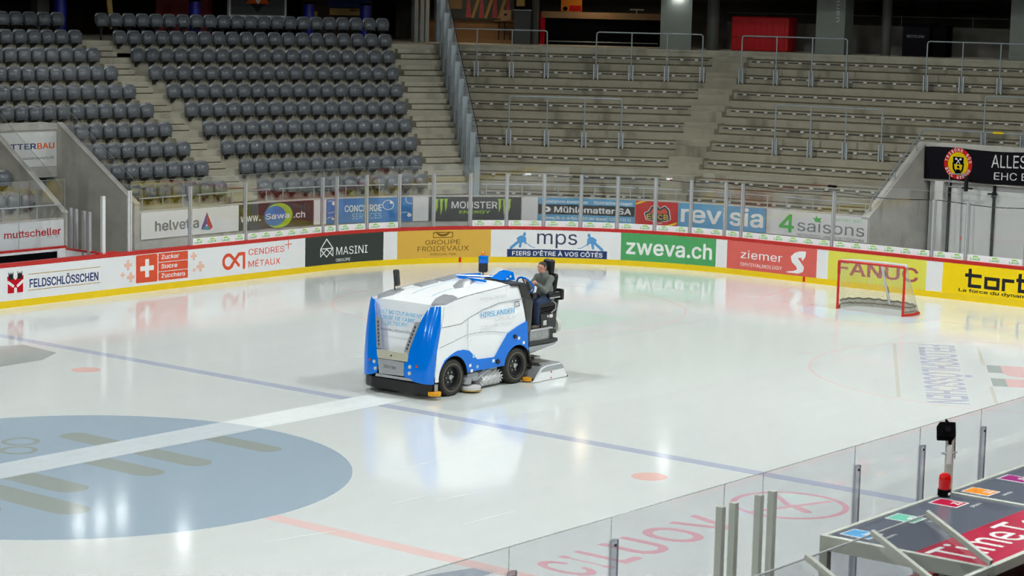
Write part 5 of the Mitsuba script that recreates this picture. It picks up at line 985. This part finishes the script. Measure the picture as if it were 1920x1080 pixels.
# driver's platform
part(ve, 'platform', [VB(-2.3, .17, .86, -3.5, BW-.05, .93), VB(-2.3, .05, .3, -2.45, BW-.1, .9)], 'mat_v_dark'); part(ve, 'platform_edge', VB(-2.4, .08, .99, -3.27, .16, 1.015), 'mat_lightgrey')
SY = .16
gbk = part(ve, 'step_guard', [VB(-2.42, -.08+SY, .74, -2.5, -.03+SY, 1.0), VB(-3.18, -.08+SY, .74, -3.27, -.03+SY, 1.0), VB(-2.42, -.14+SY, .72, -3.36, .02+SY, .79)], 'mat_v_dark', label='step with a pale grid'); part(gbk, 'back_sheet', VB(-2.5, -.035+SY, .79, -3.18, -.03+SY, .99), 'mat_white_grate')
part(gbk, 'grid', [VB(u_, -.07+SY, .79, u_-.006, -.06+SY, .99) for u_ in np.arange(-2.53, -3.18, -.05)]+[VB(-2.5, -.07+SY, z_, -3.18, -.06+SY, z_+.006) for z_ in np.arange(.81, .99, .045)], 'mat_lightgrey', kind='stuff')
part(ve, 'step_skid', hull([V(u, y, z) for u, y, z in ((-2.42, .02, .70), (-3.34, .02, .70), (-3.3, .06, .655), (-2.42, .05, .56), (-2.42, .4, .70), (-3.34, .4, .70), (-2.55, .2, .5))]), 'mat_v_grey', smooth=30); part(ve, 'lift_arm', [tube([V(-2.4, .3, .62), V(-2.5, .2, .45), V(-2.6, .1, .22)], .05, 8), tube([V(-2.38, .0, .5), V(-2.5, .0, .34)], .035, 8)], 'mat_v_black', smooth=40)
part(ve, 'seat_box', VR(-3.3, .42, .93, -3.82, 1.0, 1.24, .02), 'mat_v_dark', label='dark box under the seat'); part(ve, 'sticker', [VB(-3.37, .412, 1.0, -3.48, .418, 1.1), VB(-3.58, .412, 1.14, -3.69, .418, 1.21), VB(-3.50, .412, 1.16, -3.55, .418, 1.2)], 'mat_white2'); part(ve, 'suspension', [VR(-3.3, .46, 1.24+i*.04, -3.82, 1.0, 1.27+i*.04, .012) for i in range(4)], 'mat_v_black')
part(ve, 'driver_seat', [hull([V(u, y, z) for u in (-3.25, -3.8) for y in (.42, .90) for z in (1.38, 1.48)]), mtri(m3.Manifold.batch_hull([m3.Manifold.sphere(.06, 10).translate([float(x) for x in V(u, y, z)]) for u, z in ((-3.76, 1.46), (-3.86, 1.98)) for y in (.50, .84)])), mtri(m3.Manifold.batch_hull([m3.Manifold.sphere(.06, 10).translate([float(x) for x in V(u, y, z)]) for u, z in ((-3.82, 2.06), (-3.84, 2.27)) for y in (.58, .74)])), tube([V(-3.85, .66, 1.95), V(-3.83, .66, 2.1)], .05, 8)], 'mat_v_black', smooth=50, label='black driver seat with headrest')
part(ve, 'arm_rest', [VR(-3.50, .36, 1.56, -3.95, .48, 1.68, .04), VR(-3.88, .34, 1.49, -3.98, .52, 1.72, .03)], 'mat_v_black', smooth=40); part(ve, 'arm_rest_trim', VB(-3.5, .355, 1.55, -3.85, .36, 1.575), 'mat_lightgrey')
part(ve, 'back_panel', [hull([V(u, y, z) for u, z in ((-3.9, 1.55), (-3.98, 1.55), (-3.78, .9), (-3.88, .9)) for y in (.5, 1.0)])], 'mat_v_dark'); part(ve, 'back_edge', tube([V(-3.97, .48, 1.55), V(-3.85, .48, .93)], .018, 6), 'mat_lightgrey'); part(ve, 'chrome_curve', tube([V(-3.66, .42, 1.5), V(-3.78, .41, 1.42), V(-3.76, .41, 1.30), V(-3.62, .41, 1.24)], .016, 6), 'mat_steel', smooth=40)
part(ve, 'rear_guard', tube([V(-3.86, .55, .94), V(-3.98, .55, .94)], .16, 20), 'mat_white_grate', smooth=40, label='pale round guard behind the seat')
# steering wheel
sc0, sn = V(-3.0, .62, 1.86), np.array([.82, 0, .57])
sa = np.cross(sn, [0, 1, 0]); sa /= np.linalg.norm(sa)
part(ve, 'steering_wheel', tube([sc0+.20*(math.cos(t)*np.array([0, 1, 0])+math.sin(t)*sa) for t in np.arange(32)*2*math.pi/32], .02, 8, closed=True), 'mat_v_blue', smooth=40, label='blue steering wheel'); part(ve, 'steering_column', [tube([sc0, sc0-sn*.5], .035, 8), tube([sc0-.19*sa, sc0+.19*sa], .012, 6), VR(-3.05, .45, 1.58, -3.2, .55, 1.7, .02)], 'mat_v_black', smooth=40)
# conditioner sled
cd = part(ve, 'conditioner_side', prism(P2((2.29, .012), (2.32, .03), (2.56, .262), (2.72, .30), (3.22, .305), (3.40, .02), (3.38, .012)), lambda a, b, c: V(-np.asarray(a), -.22-np.asarray(c), b), -.05, .0), 'mat_v_white', label='white end plate of the conditioner'); part(cd, 'red_dot', [cyl(V(-2.85, -.225, z_), V(-2.85, -.232, z_), .016, 10) for z_ in (.05, .17)], 'mat_signred')
part(cd, 'grey_upper', prism(P2((2.50, .19), (2.58, .262), (2.72, .297), (3.21, .302), (3.28, .20)), lambda a, b, c: V(-np.asarray(a), -.22-np.asarray(c), b), .0, .006), 'mat_v_grey')
part(ve, 'conditioner', hull([V(u, y, z) for y in (-.17, BW+.1) for u, z in ((-2.45, .05), (-2.58, .27), (-2.75, .33), (-3.2, .33), (-3.36, .05))]), 'mat_v_grey', label='grey conditioner sled'); part(ve, 'conditioner_ridge', [VB(-2.62, -.1, .32, -2.95, BW, .36), VB(-2.95, .3, .32, -3.15, BW-.3, .40)], 'mat_steel'); part(ve, 'guide_pad', cyl(V(-2.30, -.03, .03), V(-2.30, -.03, .09), .10, 18), 'mat_orange_pad', smooth=40); part(ve, 'towel_edge', VB(-3.38, -.2, .0, -3.46, BW, .02), 'mat_v_black')
part(ve, 'conditioner_end', prism(P2((2.29, .012), (2.56, .262), (2.72, .30), (3.22, .305), (3.40, .02)), lambda a, b, c: V(-np.asarray(a), BW+.12+np.asarray(c), b), -.05, .0), 'mat_v_white')

# ================================================================ the driver
mat('skin', (206, 150, 128), .5, .4); mat('hair', (62, 58, 54), .8); mat('fleece', (112, 117, 113), .9, .2, sheen=.4); mat('denim', (38, 54, 84), .8); mat('boot', (108, 100, 88), .8)
dr_ = thing('person', 'man with glasses, grey fleece and blue jeans steering the ice machine', 'person')
def bones(bs_, edge=.02, it=10):
    parts = [m3.Manifold.batch_hull([m3.Manifold.sphere(float(ra), 14).translate([float(x) for x in V(*a)]), m3.Manifold.sphere(float(rb), 14).translate([float(x) for x in V(*b)])]) for a, ra, b, rb in bs_]
    m_ = m3.Manifold.batch_boolean(parts, m3.OpType.Add).refine_to_length(edge); t_ = mtri(m_); t_.merge_vertices(); trimesh.smoothing.filter_taubin(t_, .5, .53, it); return t_
PY = .62
hipL, hipR = (-3.66, PY-.10, 1.53), (-3.66, PY+.10, 1.53); chest = (-3.68, PY, 1.88); neck = (-3.60, PY, 2.03); shL, shR = (-3.63, PY-.17, 1.95), (-3.63, PY+.17, 1.95)
elL, elR = (-3.40, PY-.22, 1.72), (-3.40, PY+.22, 1.72); haL, haR = (-3.11, PY-.17, 1.92), (-3.11, PY+.07, 1.96)
knL, knR = (-3.24, PY-.13, 1.46), (-3.24, PY+.14, 1.46); anL, anR = (-3.26, PY-.12, 1.04), (-3.22, PY+.14, 1.04)
jk = [(hipL, .125, hipR, .125), (hipL, .125, chest, .14), (hipR, .125, chest, .14), (chest, .14, shL, .085), (chest, .14, shR, .085), (shL, .085, shR, .085), (chest, .14, neck, .075), (shL, .075, elL, .062), (elL, .062, (haL[0]-.05, haL[1], haL[2]-.035), .042), (shR, .075, elR, .062), (elR, .062, (haR[0]-.05, haR[1], haR[2]-.035), .042)]
part(dr_, 'jacket', bones(jk), 'mat_fleece', smooth=True, label='dark grey fleece jacket'); part(dr_, 'collar', bones([((-3.62, PY-.03, 2.03), .075, (-3.62, PY+.03, 2.03), .075), ((-3.57, PY, 2.05), .06, (-3.67, PY, 2.06), .065)], .02, 6), 'mat_fleece', smooth=True)
part(dr_, 'trousers', bones([(hipL, .115, knL, .075), (knL, .072, anL, .055), (hipR, .115, knR, .075), (knR, .072, anR, .055), (hipL, .12, hipR, .12)]), 'mat_denim', smooth=True, label='blue jeans')
def boot(an): return bones([((an[0]-.03, an[1], .98), .05, (an[0]+.13, an[1], .965), .042), ((an[0]-.02, an[1], 1.03), .048, (an[0]-.02, an[1], .98), .05)], .02, 6)
part(dr_, 'shoe', boot(anL), 'mat_boot', smooth=True); part(dr_, 'shoe', boot(anR), 'mat_boot', smooth=True)
HC = np.array([-3.55, PY, 2.175])
def hp_(du, dy, dz): return (HC[0]+du, HC[1]+dy, HC[2]+dz)
hd = [((-3.59, PY, 2.03), .055, (-3.565, PY, 2.11), .058), (hp_(-.025, 0, .03), .088, hp_(.02, 0, .02), .084), (hp_(.035, 0, -.065), .045, hp_(.01, 0, .0), .075), (hp_(.06, 0, -.08), .03, hp_(.03, 0, -.05), .05), (hp_(.095, 0, .005), .012, hp_(.118, 0, -.022), .014), (hp_(.09, -.02, -.055), .012, hp_(.09, .02, -.055), .012),
      (hp_(-.015, -.082, .02), .018, hp_(-.01, -.085, -.015), .014), (hp_(-.015, .082, .02), .018, hp_(-.01, .085, -.015), .014)]
def hand(ha, sgn):
    u, y, z = ha; b_ = [((u-.05, y, z-.03), .030, (u+.005, y, z), .034), ((u-.02, y, z-.01), .034, (u+.02, y+sgn*.005, z+.015), .03)]
    for i in range(4):
        o = (i-1.5)*.019; k1 = (u+.055, y+o, z+.015-.003*abs(i-1)); k2 = (u+.075, y+o, z-.015); k3 = (u+.055, y+o, z-.035); b_ += [((u+.02, y+o, z+.018), .0105, k1, .0105), (k1, .010, k2, .0095), (k2, .0095, k3, .0085)]
    b_ += [((u-.01, y-sgn*.03, z), .012, (u+.025, y-sgn*.045, z-.01), .011), ((u+.025, y-sgn*.045, z-.01), .011, (u+.045, y-sgn*.035, z-.025), .009)]
    return b_
part(dr_, 'head', bones(hd, .012, 8), 'mat_skin', smooth=True)
for h_, s_ in ((haL, -1), (haR, 1)): part(dr_, 'hand', bones(hand(h_, s_), .006, 4), 'mat_skin', smooth=True)
hr = m3.Manifold.sphere(.098, 28).scale((1.05, .93, .98)).translate([float(x) for x in V(*hp_(-.012, 0, .032))])-m3.Manifold.cube((.3, .4, .3)).rotate((0, -18, 0)).translate([float(x) for x in V(HC[0]+.045+.30, HC[1]-.2, HC[2]-.30+.065)])-m3.Manifold.cube((.5, .4, .2)).translate([float(x) for x in V(HC[0]+.25, HC[1]-.2, HC[2]-.205)])
part(dr_, 'hair', mtri(hr), 'mat_hair', smooth=40)
gl_ = [tube([V(HC[0]+.098-.012*math.cos(t), HC[1]+s_*.034+.024*math.cos(t), HC[2]+.018+.018*math.sin(t)) for t in np.arange(12)*math.pi/6], .0016, 5, closed=True) for s_ in (-1, 1)]+[tube([V(*hp_(.095, s_*.06, .022)), V(*hp_(-.01, s_*.088, .022))], .002, 5) for s_ in (-1, 1)]
part(dr_, 'glasses', gl_, 'mat_black'); part(dr_, 'eye', [cyl(V(*hp_(.086, s_*.032, .018)), V(*hp_(.0925, s_*.032, .018)), .006, 8) for s_ in (-1, 1)], 'mat_charcoal')
# ================================================================ floodlights
for i, (x_, y_, p_) in enumerate(LAMPS):
    t_ = thing('floodlight', 'rectangular white floodlight hanging high above the ice, out of the picture', 'lamp', 'floodlights above the ice')
    part(t_, 'housing', [box(x_-.65, y_-.3, LAMP_Z+.01, x_+.65, y_+.3, LAMP_Z+.15)], 'mat_white2')
    k_ = part(t_, 'lens', trimesh.Trimesh([[x_-.6, y_-.25, LAMP_Z], [x_+.6, y_-.25, LAMP_Z], [x_+.6, y_+.25, LAMP_Z], [x_-.6, y_+.25, LAMP_Z]], [[0, 2, 1], [0, 3, 2]], process=False), 'mat_white')
    scene[k_]['emitter'] = {'type': 'area', 'radiance': {'type': 'rgb', 'value': [LAMP_POWER*p_*c for c in LAMP_COL]}}
    part(t_, 'hanger', tube([[x_, y_, LAMP_Z+.15], [x_, y_, 17]], .02, 5), 'mat_charcoal')
for x_, y_ in GALLERY:
    t_ = thing('gallery_lamp', 'small white lamp hanging at the gallery edge, above the picture', 'lamp', 'small lamps at the gallery edge')
    part(t_, 'housing', box(x_-.2, y_-.2, 8.02, x_+.2, y_+.2, 8.1), 'mat_white2'); k_ = part(t_, 'lens', trimesh.Trimesh([[x_-.17, y_-.17, 8.], [x_+.17, y_-.17, 8.], [x_+.17, y_+.17, 8.], [x_-.17, y_+.17, 8.]], [[0, 2, 1], [0, 3, 2]], process=False), 'mat_white')
    scene[k_]['emitter'] = {'type': 'area', 'radiance': {'type': 'rgb', 'value': [5.*c for c in LAMP_COL]}}
    part(t_, 'hanger', tube([[x_, y_, 8.1], [x_, y_, 17]], .015, 5), 'mat_charcoal')
    d_ = np.array([x_, y_])-[0, -3]; d_ /= np.linalg.norm(d_); n_ = np.array([-d_[1], d_[0]]); part(t_, 'added_baffle', hull([[x_+d_[0]*a+n_[0]*b, y_+d_[1]*a+n_[1]*b, z] for a in (.26, .29) for b in (-.4, .4) for z in (7.68, 8.1)]), 'mat_charcoal')  # dark plate added to keep the lamp off the columns behind it
# lamps of the concourse: over the timber ledge and the bar
for a_, w_, lab in ((-7.0, 9.2, 'over the timber ledge'), (-2.6, 10.2, 'over the bar')):
    t_ = thing('bar_lamp', f'warm ceiling lamp {lab}, above the picture', 'lamp')
    p_ = FA(np.array(a_), np.array(8.27), np.array(-w_)); part(t_, 'housing', box(*(p_-[.3, .3, -.005]), *(p_+[.3, .3, .03])), 'mat_white2')
    k_ = part(t_, 'lens', trimesh.Trimesh([p_+[-.25, -.25, 0], p_+[.25, -.25, 0], p_+[.25, .25, 0], p_+[-.25, .25, 0]], [[0, 2, 1], [0, 3, 2]], process=False), 'mat_white'); scene[k_]['emitter'] = {'type': 'area', 'radiance': {'type': 'rgb', 'value': [2.6, 2.0, 1.3]}}
